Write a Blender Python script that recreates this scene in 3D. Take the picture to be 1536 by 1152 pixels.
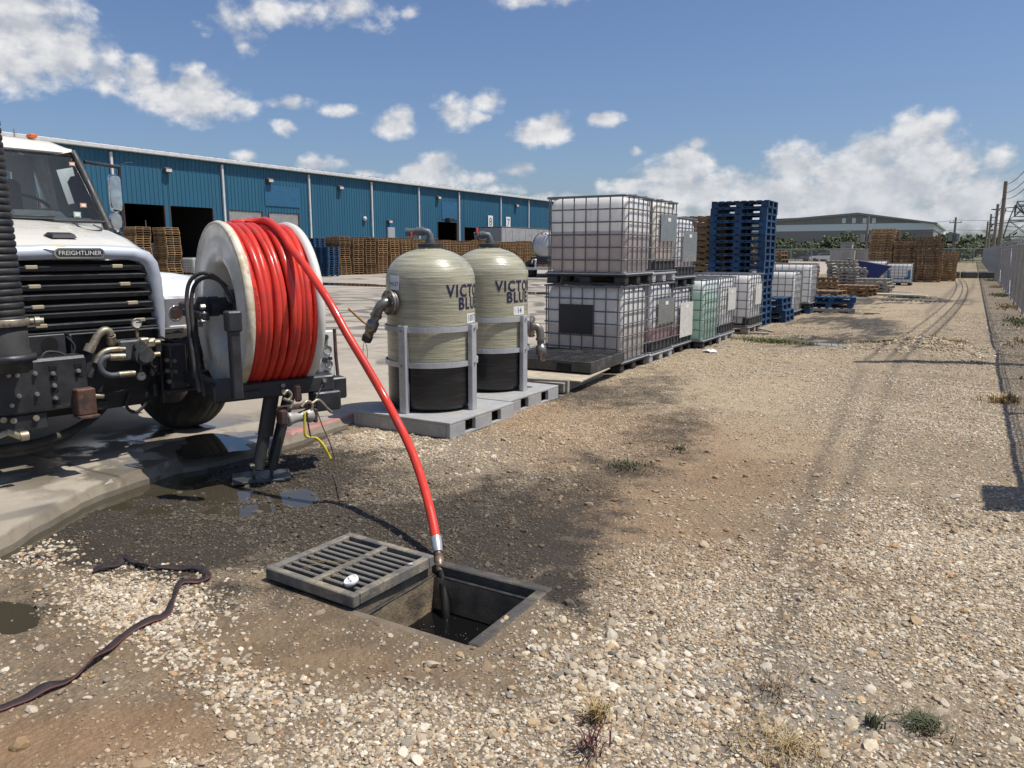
import bpy, math, random
import numpy as np
from mathutils import Vector, Matrix
random.seed(7); rng = np.random.default_rng(7)
R_ = math.radians
for o in list(bpy.data.objects): bpy.data.objects.remove(o)
S = bpy.context.scene; COL = S.collection

# ------------------------------------------------------------------ camera
FPX, CXP, CYP, EYE = 1150.0, 768.0, 576.0, 1.6
PITCH = math.atan(198 / FPX); YAW = math.atan(693 / FPX * math.cos(PITCH))
cF = np.array([-math.sin(YAW) * math.cos(PITCH), math.cos(YAW) * math.cos(PITCH), -math.sin(PITCH)])
cR = np.array([math.cos(YAW), math.sin(YAW), 0.0]); cU = np.cross(cR, cF); cC = np.array([0, 0, EYE])
def ray(x, y): return cF + cR * (x - CXP) / FPX - cU * (y - CYP) / FPX
def G(x, y, z=0.0):                      # point of the photograph that lies at height z
    d = ray(x, y); return Vector(cC + d * ((z - EYE) / d[2]))
def AD(x, y, w): return Vector(cC + ray(x, y) * w)
def ON(x, y, ax, val):
    d = ray(x, y); return Vector(cC + d * ((val - cC[ax]) / d[ax]))
def PXN(X, Y, Z=0.0):                    # world -> photograph pixels (numpy)
    vx, vy, vz = X, Y, Z - EYE
    w = vx * cF[0] + vy * cF[1] + vz * cF[2]; w = np.maximum(w, 1e-3)
    return (CXP + FPX * (vx * cR[0] + vy * cR[1] + vz * cR[2]) / w, CYP - FPX * (vx * cU[0] + vy * cU[1] + vz * cU[2]) / w)
cd = bpy.data.cameras.new('camera'); cam = bpy.data.objects.new('camera', cd); COL.objects.link(cam)
cd.sensor_width = 36; cd.lens = FPX / 1536 * 36; cd.clip_start = .05; cd.clip_end = 6000
M = Matrix(((cR[0], cU[0], -cF[0], 0), (cR[1], cU[1], -cF[1], 0), (cR[2], cU[2], -cF[2], EYE), (0, 0, 0, 1)))
cam.matrix_world = M; S.camera = cam
S.render.resolution_x, S.render.resolution_y = 1024, 768
S.render.engine = 'CYCLES'
S.view_settings.view_transform = 'Standard'; S.view_settings.look = 'None'
S.view_settings.gamma = 1; S.view_settings.use_curve_mapping = False
S.view_settings.exposure = EXPO = 0.15
S.cycles.max_bounces = 6; S.cycles.transparent_max_bounces = 8

# ------------------------------------------------------------------ sun and sky
SUN_EL, SUN_AZ = R_(65), math.atan2(.94, .34)      # azimuth clockwise from +Y
sdir = Vector((math.sin(SUN_AZ) * math.cos(SUN_EL), math.cos(SUN_AZ) * math.cos(SUN_EL), math.sin(SUN_EL)))
ld = bpy.data.lights.new('sun', 'SUN'); ld.energy = 4.3; ld.angle = R_(.53); ld.color = (1, .955, .89)
sun = bpy.data.objects.new('sun', ld); COL.objects.link(sun)
sun.rotation_euler = (-sdir).to_track_quat('-Z', 'Y').to_euler(); sun.location = (30, 10, 60)

wd = bpy.data.worlds.new('World'); S.world = wd; wd.use_nodes = True
wd.cycles.sampling_method = 'MANUAL'; wd.cycles.sample_map_resolution = 512
nt = wd.node_tree; nt.nodes.clear()
class NB:                                           # small node helper
    def __init__(s, tree): s.t = tree
    def n(s, typ, **kw):
        nd = s.t.nodes.new(typ)
        for k, v in kw.items(): setattr(nd, k, v)
        return nd
    def put(s, sock, v):
        if isinstance(v, bpy.types.NodeSocket): s.t.links.new(v, sock)
        elif v is not None: sock.default_value = v
    def m(s, op, a=None, b=None, c=None, clamp=False):
        nd = s.n('ShaderNodeMath', operation=op, use_clamp=clamp)
        for i, v in enumerate((a, b, c)): s.put(nd.inputs[i], v)
        return nd.outputs[0]
    def vm(s, op, a=None, b=None):
        nd = s.n('ShaderNodeVectorMath', operation=op)
        s.put(nd.inputs[0], a); s.put(nd.inputs[1], b)
        return nd.outputs['Value'] if op in ('DOT_PRODUCT', 'LENGTH') else nd.outputs[0]
    def noise(s, vec, scale, detail=4, rough=.55, dist=0):
        nd = s.n('ShaderNodeTexNoise'); s.put(nd.inputs['Vector'], vec)
        nd.inputs['Scale'].default_value = scale; nd.inputs['Detail'].default_value = detail
        nd.inputs['Roughness'].default_value = rough; nd.inputs['Distortion'].default_value = dist
        return nd.outputs['Fac']
    def mr(s, v, a, b, c=0.0, d=1.0, smooth=True):
        nd = s.n('ShaderNodeMapRange', interpolation_type='SMOOTHSTEP' if smooth else 'LINEAR')
        for i, x in enumerate((v, a, b, c, d)): s.put(nd.inputs[i], x)
        return nd.outputs[0]
    def mix(s, fac, a, b, blend='MIX'):
        nd = s.n('ShaderNodeMix', data_type='RGBA', blend_type=blend)
        s.put(nd.inputs[0], fac); s.put(nd.inputs[6], a if not isinstance(a, tuple) else (*a[:3], 1)); s.put(nd.inputs[7], b if not isinstance(b, tuple) else (*b[:3], 1))
        return nd.outputs[2]
W = NB(nt)
sky = W.n('ShaderNodeTexSky', sky_type='NISHITA', sun_disc=False, sun_elevation=SUN_EL, sun_rotation=SUN_AZ)
sky.altitude = 0; sky.air_density = 1.0; sky.dust_density = 1.4; sky.ozone_density = 1.6
# cloud puffs: (photo x, photo y, half width, half height, strength)
PUFF = [(40, 45, 110, 62, .92), (95, 80, 90, 44, .92), (15, 100, 90, 32, .85), (150, 105, 48, 32, .8), (215, 113, 34, 24, .8), (292, 150, 80, 34, 1.05), (300, 128, 50, 26, 1), (232, 138, 46, 20, .8), (350, 158, 40, 16, .7),
  (432, 155, 34, 11, .75), (427, 190, 22, 12, .7), (515, 168, 32, 9, .65), (594, 188, 40, 19, .95), (604, 176, 24, 18, .9), (680, 165, 32, 26, .7), (732, 150, 30, 20, .72), (710, 175, 30, 10, .55),
  (816, 196, 60, 19, .95), (832, 184, 32, 20, .9), (899, 178, 31, 11, .8), (956, 227, 14, 9, .65), (1048, 216, 20, 10, .8),
  (350, 38, 46, 36, .55), (430, 20, 90, 24, .5), (530, 15, 58, 28, .52), (365, 70, 22, 14, .5), (617, 18, 14, 12, .5), (800, -2, 70, 13, .7),
  (372, 234, 24, 14, .6), (485, 250, 44, 14, .7), (550, 262, 40, 8, .6), (640, 262, 62, 20, .95), (655, 246, 28, 20, 1), (610, 268, 40, 13, .9), (720, 268, 36, 12, .65), (778, 257, 34, 14, .72), (745, 285, 60, 12, .6),
  (1372, 200, 42, 34, 1.05), (1400, 188, 36, 26, 1), (1310, 232, 62, 34, 1), (1382, 240, 80, 44, 1), (1200, 250, 62, 32, .95), (1260, 258, 100, 34, .95), (1445, 250, 34, 36, .85), (1030, 246, 52, 30, 1), (1015, 262, 80, 24, .95), (960, 280, 66, 16, .85), (1090, 272, 60, 22, .85),
  (1180, 295, 170, 34, 1.15), (1330, 285, 170, 50, 1.2), (1450, 305, 140, 46, 1.0), (1500, 240, 40, 24, .6), (1250, 330, 360, 32, 1.15), (880, 305, 130, 18, .7), (1040, 285, 110, 30, 1.05),
  # beyond the frame, the same kind of sky goes on
  (-250, 60, 160, 60, .9), (-420, 210, 180, 40, .9), (-700, 120, 220, 60, .8), (1750, 90, 140, 40, .7), (1950, 250, 220, 50, .9), (2400, 160, 260, 70, .8), (300, -160, 160, 60, .7), (1150, -260, 180, 60, .7)]
tc = W.n('ShaderNodeTexCoord').outputs['Generated']
def cloud_group():
    g = bpy.data.node_groups.new('cloud_field', 'ShaderNodeTree')
    g.interface.new_socket('P', in_out='INPUT', socket_type='NodeSocketVector')
    g.interface.new_socket('F', in_out='OUTPUT', socket_type='NodeSocketFloat')
    B = NB(g); P = B.n('NodeGroupInput').outputs[0]; go = B.n('NodeGroupOutput')
    acc = None
    for x, y, rx, ry, st in PUFF:
        d = Vector(ray(x, y)).normalized(); az = math.atan2(d.x, d.y); el = math.asin(d.z)
        D2 = Vector(ray(x + rx, y)).normalized(); wx = abs(math.atan2(D2.x, D2.y) - az); wy = ry / FPX
        q = B.vm('SUBTRACT', P, (az, el, 0)); q = B.vm('MULTIPLY', q, (1 / wx, 1 / wy, 0))
        dd = B.vm('LENGTH', q)
        f = B.m('MULTIPLY_ADD', dd, -.9 * st, 1.05 * st)
        acc = f if acc is None else B.m('MAXIMUM', acc, f)
    B.put(go.inputs[0], B.m('MAXIMUM', acc, -1.5)); return g
cg = cloud_group()
sp = W.n('ShaderNodeSeparateXYZ'); W.put(sp.inputs[0], W.vm('NORMALIZE', tc))
az = W.m('ARCTAN2', sp.outputs[0], sp.outputs[1]); el = W.m('ARCSINE', sp.outputs[2])
cb = W.n('ShaderNodeCombineXYZ'); W.put(cb.inputs[0], az); W.put(cb.inputs[1], el)
blob = W.n('ShaderNodeGroup', node_tree=cg); W.put(blob.inputs[0], cb.outputs[0]); blob = blob.outputs[0]
def puff(off, det):
    wv = W.vm('MULTIPLY', W.vm('ADD', cb.outputs[0], off), (1, 1.3, 1))
    return W.m('ADD', W.m('MULTIPLY_ADD', W.noise(wv, 21, det, .55, .15), 1.75, -.875), W.m('MULTIPLY_ADD', W.noise(wv, 60, 3, .5), .5, -.25))
f0 = W.m('ADD', blob, puff((0, 0, 0), 8)); f1 = W.m('ADD', blob, puff((.011, .017, 0), 6))
cover = W.mr(f0, .04, .68)
lit = W.mr(W.m('SUBTRACT', f0, f1), -.45, .55, 0, 1)            # the side of a puff turned to the sun
core = W.mr(f0, .35, 1.5, 0, 1)
lit = W.m('MULTIPLY', lit, W.m('MULTIPLY_ADD', core, -.38, 1.05), clamp=True)
CB = 1.0
ccol = W.mix(lit, (4.7 * CB, 5.0 * CB, 5.6 * CB), (9.0 * CB, 8.9 * CB, 8.8 * CB))
hz = W.mr(el, 0.0, .16, .75, 0)                                   # haze: far clouds pale towards the horizon
ccol = W.mix(W.m('MULTIPLY', hz, .55), ccol, (5.3, 5.7, 6.4))
cover = W.m('MULTIPLY', cover, W.mr(el, -.01, .02))
skyc = W.mix(1.0, sky.outputs[0], (.79, .885, 1.07), 'MULTIPLY')
col = W.mix(W.m('MULTIPLY', cover, .96), skyc, ccol)
bg = W.n('ShaderNodeBackground'); W.put(bg.inputs[0], col); bg.inputs[1].default_value = SKY = .091
wo = W.n('ShaderNodeOutputWorld'); nt.links.new(bg.outputs[0], wo.inputs[0])

# ------------------------------------------------------------------ mesh helpers
class MB:
    def __init__(s, M=None): s.v = []; s.f = []; s.mi = []; s.sm = []; s.M = M
    def add(s, vs, fs, m=0, sm=False, M=None):
        b = len(s.v); A = s.M if M is None else (M if s.M is None else s.M @ M)
        s.v += [tuple(A @ Vector(v)) for v in vs] if A is not None else [tuple(v) for v in vs]
        s.f += [tuple(i + b for i in f) for f in fs]; s.mi += [m] * len(fs); s.sm += [sm] * len(fs)
        return s
    def box(s, c, d, m=0, M=None):
        x, y, z = c; a, b, e = d[0] / 2, d[1] / 2, d[2] / 2
        vs = [(x + i * a, y + j * b, z + k * e) for k in (-1, 1) for j in (-1, 1) for i in (-1, 1)]
        return s.add(vs, [(0, 2, 3, 1), (4, 5, 7, 6), (0, 1, 5, 4), (2, 6, 7, 3), (0, 4, 6, 2), (1, 3, 7, 5)], m, False, M)
    def bb(s, x0, x1, y0, y1, z0, z1, m=0, M=None): return s.box(((x0 + x1) / 2, (y0 + y1) / 2, (z0 + z1) / 2), (abs(x1 - x0), abs(y1 - y0), abs(z1 - z0)), m, M)
    def cbox(s, c, d, b=.01, m=0, M=None):          # box with chamfered edges
        h = [d[0] / 2, d[1] / 2, d[2] / 2]; vs = []; idx = {}
        for i in (-1, 1):
            for j in (-1, 1):
                for k in (-1, 1):
                    for ax in range(3):
                        sg = (i, j, k); p = [sg[t] * (h[t] - (0 if t == ax else b)) + c[t] for t in range(3)]
                        idx[(i, j, k, ax)] = len(vs); vs.append(p)
        F = []
        def addf(l):
            n = (Vector(vs[l[1]]) - Vector(vs[l[0]])).cross(Vector(vs[l[2]]) - Vector(vs[l[1]]))
            ctr = sum((Vector(vs[q]) for q in l), Vector()) / len(l) - Vector(c)
            F.append(tuple(l) if n.dot(ctr) > 0 else tuple(reversed(l)))
        for ax in range(3):
            u, w = (ax + 1) % 3, (ax + 2) % 3
            for sg in (-1, 1):
                q = []
                for a, bb_ in ((-1, -1), (1, -1), (1, 1), (-1, 1)):
                    t = [0, 0, 0]; t[ax] = sg; t[u] = a; t[w] = bb_; q.append(idx[(*t, ax)])
                addf(q)
            for a in (-1, 1):
                for e in (-1, 1):
                    t0 = [0, 0, 0]; t0[u] = a; t0[w] = e; t1 = list(t0); t0[ax] = -1; t1[ax] = 1
                    addf([idx[(*t0, u)], idx[(*t1, u)], idx[(*t1, w)], idx[(*t0, w)]])
        for i in (-1, 1):
            for j in (-1, 1):
                for k in (-1, 1): addf([idx[(i, j, k, 0)], idx[(i, j, k, 1)], idx[(i, j, k, 2)]])
        return s.add(vs, F, m, False, M)
    def cyl(s, p0, p1, r, n=12, r2=None, m=0, cap=True, M=None):
        p0, p1 = Vector(p0), Vector(p1); r2 = r if r2 is None else r2
        q = (p1 - p0).to_track_quat('Z', 'Y'); vs = []
        for p, rr in ((p0, r), (p1, r2)):
            for i in range(n):
                a = 2 * math.pi * i / n; vs.append(p + q @ Vector((math.cos(a) * rr, math.sin(a) * rr, 0)))
        s.add(vs, [(i, (i + 1) % n, n + (i + 1) % n, n + i) for i in range(n)], m, n > 6, M)
        if cap: s.add(vs, [tuple(reversed(range(n))), tuple(range(n, 2 * n))], m, False, M)
        return s
    def tube(s, pts, r, n=8, m=0, M=None, closed=False, cap=True):
        P = [Vector(p) for p in pts]; k = len(P); rr = r if hasattr(r, '__len__') else [r] * k
        vs = []; up = None
        for i in range(k):
            a = P[(i - 1) % k] if closed or i > 0 else P[0]; b = P[(i + 1) % k] if closed or i < k - 1 else P[-1]
            t = (b - a).normalized()
            if up is None: up = t.orthogonal().normalized()
            up = (up - t * up.dot(t)); up = up.normalized() if up.length > 1e-6 else t.orthogonal().normalized()
            w = t.cross(up)
            for j in range(n):
                an = 2 * math.pi * j / n; vs.append(P[i] + (up * math.cos(an) + w * math.sin(an)) * rr[i])
        fs = []
        for i in range(k if closed else k - 1):
            i2 = (i + 1) % k
            fs += [(i * n + j, i * n + (j + 1) % n, i2 * n + (j + 1) % n, i2 * n + j) for j in range(n)]
        s.add(vs, fs, m, n > 4, M)
        if cap and not closed: s.add(vs, [tuple(reversed(range(n))), tuple(range((k - 1) * n, k * n))], m, False, M)
        return s
    def lathe(s, prof, n=32, m=0, M=None, sm=True, a0=0, a1=2 * math.pi):   # prof: (r, z)
        full = abs(a1 - a0 - 2 * math.pi) < 1e-6; kk = n if full else n + 1; vs = []
        for r, z in prof:
            for i in range(kk):
                a = a0 + (a1 - a0) * i / n; vs.append((r * math.cos(a), r * math.sin(a), z))
        fs = []
        for i in range(len(prof) - 1):
            for j in range(n):
                j2 = (j + 1) % kk; fs.append((i * kk + j, i * kk + j2, (i + 1) * kk + j2, (i + 1) * kk + j))
        return s.add(vs, fs, m, sm, M)
    def prism(s, poly, z0, z1, m=0, M=None):         # poly in xy, extruded in z
        n = len(poly); vs = [(x, y, z0) for x, y in poly] + [(x, y, z1) for x, y in poly]
        return s.add(vs, [tuple(reversed(range(n))), tuple(range(n, 2 * n))] + [(i, (i + 1) % n, n + (i + 1) % n, n + i) for i in range(n)], m, False, M)
    def grid(s, rows, m=0, sm=True, M=None):         # rows of points
        k = len(rows[0]); vs = [p for r in rows for p in r]
        return s.add(vs, [(i * k + j, i * k + j + 1, (i + 1) * k + j + 1, (i + 1) * k + j) for i in range(len(rows) - 1) for j in range(k - 1)], m, sm, M)
    def mesh(s, name, mats):
        me = bpy.data.meshes.new(name); me.from_pydata(s.v, [], s.f)
        for mm in (mats if isinstance(mats, (list, tuple)) else [mats]): me.materials.append(mm)
        me.polygons.foreach_set('material_index', s.mi); me.polygons.foreach_set('use_smooth', s.sm); me.update(); return me
    def build(s, name, mats, parent=None, loc=None):
        o = bpy.data.objects.new(name, s.mesh(name, mats)); COL.objects.link(o)
        if parent is not None: o.parent = parent
        if loc is not None: o.location = loc
        return o
    def top(s, name, mats, label, cat, group=None, kind=None):   # a thing that is one mesh, modelled in world space
        V = np.array(s.v); c = Vector(((V[:, 0].min() + V[:, 0].max()) / 2, (V[:, 1].min() + V[:, 1].max()) / 2, V[:, 2].min()))
        s.v = [tuple(Vector(v) - c) for v in s.v]
        o = s.build(name, mats, None, c); return tag(o, label, cat, group, kind)
def tag(o, label=None, cat=None, group=None, kind=None):
    for k, v in (('label', label), ('category', cat), ('group', group), ('kind', kind)):
        if v: o[k] = v
    return o
def thing(name, label, cat, loc=(0, 0, 0), rz=0, group=None):
    o = bpy.data.objects.new(name, None); COL.objects.link(o); o.empty_display_size = .2
    o.location = loc; o.rotation_euler = (0, 0, rz); return tag(o, label, cat, group)
def dup(root, loc=None, rz=None, label=None, group=None, parent=None):
    r = root.copy(); COL.objects.link(r); r.parent = parent
    if loc is not None: r.location = loc
    if rz is not None: r.rotation_euler = (0, 0, rz)
    if label: r['label'] = label
    if group: r['group'] = group
    for ch in root.children: dup(ch, parent=r)
    return r
def inst(name, me, parent=None, loc=(0, 0, 0), rz=0, rot=None):
    o = bpy.data.objects.new(name, me); COL.objects.link(o); o.parent = parent; o.location = loc
    o.rotation_euler = rot if rot else (0, 0, rz); return o
def T(x=0, y=0, z=0): return Matrix.Translation((x, y, z))
def RX(a): return Matrix.Rotation(a, 4, 'X')
def RY(a): return Matrix.Rotation(a, 4, 'Y')
def RZ(a): return Matrix.Rotation(a, 4, 'Z')
def spl(P, n=6):                                      # Catmull-Rom through points
    P = [Vector(p) for p in P]; Q = [P[0] * 2 - P[1]] + P + [P[-1] * 2 - P[-2]]; out = []
    for i in range(1, len(Q) - 2):
        for k in range(n):
            t = k / n; a, b, c, d = Q[i - 1:i + 3]
            out.append(.5 * ((2 * b) + (c - a) * t + (2 * a - 5 * b + 4 * c - d) * t * t + (3 * b - a - 3 * c + d) * t ** 3))
    return out + [P[-1]]
def text_mesh(txt, size, M, mb, m=0, depth=.0, subdiv=0, warp=None, sx=1.0, bold=0.0, spc=1.0):
    cu = bpy.data.curves.new('t', 'FONT'); cu.body = txt; cu.size = size; cu.align_x = 'CENTER'; cu.align_y = 'CENTER'; cu.extrude = depth; cu.space_character = spc; cu.resolution_u = 3; cu.offset = bold
    ob = bpy.data.objects.new('t', cu); COL.objects.link(ob)
    me = ob.to_mesh(); vs = [Vector((v.co.x * sx, v.co.y, v.co.z)) for v in me.vertices]; fs = [tuple(p.vertices) for p in me.polygons]
    ob.to_mesh_clear(); bpy.data.objects.remove(ob)
    if warp: vs = [warp(v) for v in vs]
    mb.add(vs, fs, m, False, M)

# ------------------------------------------------------------------ materials
MATS = {}
def mat(name, c, rough=.6, metal=0, c2=None, scale=6, amt=(.35, .65), bump=0, bscale=40, dirt=None, dscale=3, damt=(.52, .7), spec=.5, rnd=0, coat=0, stretch=(1, 1, 1), det=6, rr=.12):
    """plain procedural surface: two colours broken up by noise, optional dirt, bump and per-object variation"""
    if name in MATS: return MATS[name]
    m = bpy.data.materials.new(name); m.use_nodes = True; t = m.node_tree; B = NB(t)
    p = t.nodes['Principled BSDF']; co = B.n('ShaderNodeTexCoord').outputs['Object']
    if rnd:
        oi = B.n('ShaderNodeObjectInfo'); co = B.vm('ADD', co, B.vm('MULTIPLY', oi.outputs['Location'], (1.7, 1.3, 1.9)))
    if stretch != (1, 1, 1): co = B.vm('MULTIPLY', co, stretch)
    c2 = c2 or tuple(v * .78 for v in c)
    n = B.noise(co, scale, det, .6); out = B.mix(B.mr(n, *amt), c, c2)
    if dirt:
        dn = B.noise(co, dscale, 8, .68, .4); out = B.mix(B.mr(dn, *damt, 0, .85), out, dirt)
    if rnd:
        hv = B.n('ShaderNodeHueSaturation'); B.put(hv.inputs['Value'], B.mr(oi.outputs['Random'], 0, 1, 1 - rnd, 1 + rnd, False)); B.put(hv.inputs['Color'], out); out = hv.outputs[0]
    B.put(p.inputs['Base Color'], out); p.inputs['Metallic'].default_value = metal; p.inputs['Specular IOR Level'].default_value = spec
    B.put(p.inputs['Roughness'], B.mr(n, .3, .7, max(rough - rr, .03), min(rough + rr, 1)))
    p.inputs['Coat Weight'].default_value = coat
    if bump:
        bp = B.n('ShaderNodeBump'); bp.inputs['Strength'].default_value = bump; bp.inputs['Distance'].default_value = .01
        B.put(bp.inputs['Height'], B.noise(co, bscale, 5, .6)); B.put(p.inputs['Normal'], bp.outputs[0])
    MATS[name] = m; return m
def glass(name, tint=(.9, .95, .95), rough=.02, alpha=.25):
    if name in MATS: return MATS[name]
    m = bpy.data.materials.new(name); m.use_nodes = True; t = m.node_tree; B = NB(t); p = t.nodes['Principled BSDF']
    p.inputs['Base Color'].default_value = (*tint, 1); p.inputs['Roughness'].default_value = rough
    tr = B.n('ShaderNodeBsdfTransparent'); tr.inputs[0].default_value = (*tint, 1)
    mx = B.n('ShaderNodeMixShader'); fr = B.n('ShaderNodeFresnel'); fr.inputs[0].default_value = 1.5
    gl = B.n('ShaderNodeBsdfGlossy'); gl.inputs['Roughness'].default_value = rough
    B.put(mx.inputs[0], B.m('MULTIPLY_ADD', fr.outputs[0], .9, .02)); t.links.new(tr.outputs[0], mx.inputs[1]); t.links.new(gl.outputs[0], mx.inputs[2])
    o = t.nodes['Material Output']; t.links.new(mx.outputs[0], o.inputs[0]); MATS[name] = m; return m

# ------------------------------------------------------------------ ground
def hash2(ix, iy, s):
    h = np.sin(ix * 127.1 + iy * 311.7 + s * 74.7) * 43758.5453; return h - np.floor(h)
def vnoise(x, y, s=0):
    ix, iy = np.floor(x), np.floor(y); fx, fy = x - ix, y - iy
    fx = fx * fx * (3 - 2 * fx); fy = fy * fy * (3 - 2 * fy)
    a, b, c, d = hash2(ix, iy, s), hash2(ix + 1, iy, s), hash2(ix, iy + 1, s), hash2(ix + 1, iy + 1, s)
    return a + (b - a) * fx + (c - a) * fy + (a - b - c + d) * fx * fy
def fbm(x, y, s=0, o=4):
    t = 0; a = .5
    for i in range(o): t = t + a * vnoise(x, y, s + i * 3.1); x, y, a = x * 2.03 + 5.2, y * 2.03 + 1.3, a * .5
    return t
PIT = (-2.28, -1.665, 2.44, 3.03)
SLAB = .08
# stains and soils of the yard, each (photo x, photo y, half width, half height, strength): they lie on the ground where the photo shows them
WET = [(300, 790, 320, 80, 1), (130, 815, 170, 50, .85), (590, 840, 230, 50, .9), (330, 770, 260, 60, 1), (700, 770, 120, 50, .8), (440, 715, 170, 50, 1), (560, 800, 190, 60, 1), (745, 805, 140, 60, .95), (250, 720, 140, 45, .9), (860, 760, 110, 50, .7), (940, 712, 90, 30, .66), (1010, 655, 70, 26, .56), (930, 600, 110, 26, .6), (860, 585, 80, 20, .66), (960, 573, 70, 12, .5), (620, 745, 90, 40, .6),
       (1235, 481, 60, 7, .8), (1292, 485, 50, 7, .8), (1322, 495, 28, 8, .8), (1290, 506, 60, 5, .75), (1235, 514, 75, 6, .85), (1245, 466, 50, 7, .6), (1350, 452, 120, 5, .8), (1300, 452, 40, 6, .7), (820, 870, 40, 26, .9), (30, 915, 50, 30, .5), (700, 830, 120, 40, .7)]
DIRT = [(1000, 790, 190, 90, .5), (1110, 720, 150, 60, .45), (860, 690, 130, 40, .4), (1180, 900, 120, 80, .35), (900, 960, 120, 50, .4), (420, 940, 330, 70, 1), (170, 960, 230, 70, .85), (480, 955, 300, 50, .95), (700, 985, 160, 40, .8), (640, 1000, 220, 40, .8), (120, 880, 240, 60, .75), (180, 1075, 260, 60, .95), (60, 1120, 200, 60, .9), (860, 890, 90, 60, .7), (780, 940, 100, 50, .8), (330, 1010, 200, 40, .8), (950, 830, 130, 50, .45), (60, 960, 160, 40, .8), (700, 700, 100, 30, .35)]
SAND = [(1110, 590, 170, 36, 1), (1030, 560, 130, 20, .8), (1120, 540, 240, 14, .55), (1300, 470, 160, 20, .7), (1180, 650, 120, 40, .6), (1200, 480, 60, 10, .7), (1380, 470, 90, 40, .5)]
RED = [(120, 1110, 240, 60, 1), (760, 620, 120, 24, .75), (850, 640, 130, 30, .6), (820, 690, 90, 30, .5), (1090, 700, 170, 60, .7), (980, 780, 170, 80, .6), (900, 650, 120, 30, .6), (420, 975, 250, 40, .35), (1050, 800, 120, 60, .4), (1230, 840, 80, 60, .3)]
GREY = [(1150, 1040, 130, 90, 1), (1240, 1110, 160, 60, .7), (1050, 1110, 120, 50, .6), (730, 690, 80, 25, .4)]
TRK = [[(1345, 548), (1320, 610), (1285, 700), (1245, 790), (1200, 880), (1160, 980), (1110, 1120)], [(1290, 560), (1255, 640), (1215, 740), (1150, 860)], [(1460, 430), (1420, 480), (1380, 520)], [(1440, 425), (1390, 470)]]
def blobs(L, px, py, w=.45):
    t = np.zeros_like(px)
    for x, y, rx, ry, st in L:
        d = np.sqrt(((px - x) / rx) ** 2 + ((py - y) / ry) ** 2); t = np.maximum(t, st * np.clip((1 + w - d) / (2 * w), 0, 1))
    return t
def soils(X, Y):
    px, py = PXN(X, Y); sc = np.clip((py - 378) / 500, .02, 1)
    j = (fbm(X * 1.6, Y * 1.6, 3) - .47) * 200 * sc; k = (fbm(X * 1.6 + 9, Y * 1.6, 8) - .47) * 110 * sc
    j = j + (fbm(X * 7, Y * 7, 21) - .47) * 110 * sc; k = k + (fbm(X * 7 + 3, Y * 7, 25) - .47) * 80 * sc
    qx, qy = px + j, py + k; inv = (Y > .6) & (py < 1500)
    r = [blobs(L, qx, qy) * inv for L in (WET, DIRT, SAND, RED, GREY)]
    tr = np.zeros_like(px)
    for P in TRK:
        for (x0, y0), (x1, y1) in zip(P[:-1], P[1:]):
            dx, dy = x1 - x0, y1 - y0; t = np.clip(((px - x0) * dx + (py - y0) * dy) / (dx * dx + dy * dy), 0, 1)
            d = np.abs(px - x0 - t * dx) * .75 + np.abs(py - y0 - t * dy) * .25; wdt = 3 + (py - 430) * .03
            tr = np.maximum(tr, np.clip(1.3 - d / wdt, 0, 1) * inv)
    return (*r, tr)
EDGE = [G(x, y, SLAB) for x, y in [(0, 805), (57, 773), (142, 731), (200, 711), (260, 692), (338, 678), (393, 664), (427, 655), (518, 626)]]
EX = np.array([-3.4, -3.9] + [p.x for p in EDGE] + [-4.95, -5.3, -5.4, -7.5, -9.2, -9.5]); EY = np.array([-6, 0.5] + [p.y for p in EDGE] + [7.5, 9.0, 26, 34, 60, 140])
def edge_x(Y): return np.interp(Y, EY, EX)
def zfn(X, Y):
    near = np.clip(1 - (np.hypot(X + 1.5, Y - 4) - 12) / 12, 0, 1)
    z = (fbm(X * 1.4, Y * 1.4, 1) - .47) * .05 + (fbm(X * 9, Y * 9, 5) - .47) * .022
    px, py = PXN(X, Y)
    dip = blobs([(300, 735, 110, 26, 1), (440, 745, 40, 16, 1), (350, 765, 60, 14, 1), (10, 920, 52, 26, 1.2), (480, 795, 26, 8, .9), (395, 760, 30, 10, 1), (230, 760, 60, 14, .8), (850, 838, 30, 8, .5)], px, py)
    z = z * near - dip * .030 * (Y < 6) * (Y > .5)
    gut = np.clip(1 - (X - edge_x(Y)) / .36, 0, 1) * (Y > 1.9) * (Y < 5.2); z = z - gut * .042
    z = z + .24 * np.exp(-(((X + .45) / .75) ** 2 + ((Y - 13.9) / .8) ** 2)) * (.6 + .8 * fbm(X * 4, Y * 4, 2))
    tr = np.zeros_like(X)
    fl = np.clip(1.6 - np.maximum(np.abs(X + 2.25) / .9, np.abs(Y - 2.74) / .55) * 1.0, 0, 1); z = z * (1 - fl) + fl * -.006
    return z + .004
def axis(lo, hi, a, b, step, grow):
    l = list(np.arange(a, b, step)); s = step
    while l[-1] < hi: s *= grow; l.append(l[-1] + s)
    s = step; q = [l[0]]
    while q[-1] > lo: s *= grow; q.append(q[-1] - s)
    return np.array(q[:0:-1] + l)
gx = axis(-4000, 4000, -5.3, 1.7, .045, 1.09); gy = axis(-400, 5000, 1.0, 8.5, .045, 1.035)
XX, YY = np.meshgrid(gx, gy); ZZ = zfn(XX, YY)
nx, ny = len(gx), len(gy)
vid = np.arange(nx * ny).reshape(ny, nx)
fq = np.stack([vid[:-1, :-1], vid[:-1, 1:], vid[1:, 1:], vid[1:, :-1]], -1).reshape(-1, 4)
xm = (XX[:-1, :-1] + XX[1:, 1:]).ravel() / 2; ym = (YY[:-1, :-1] + YY[1:, 1:]).ravel() / 2
keep = ~((xm > PIT[0] - .03) & (xm < PIT[1] + .03) & (ym > PIT[2] - .03) & (ym < PIT[3] + .03)); fq = fq[keep]
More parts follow.
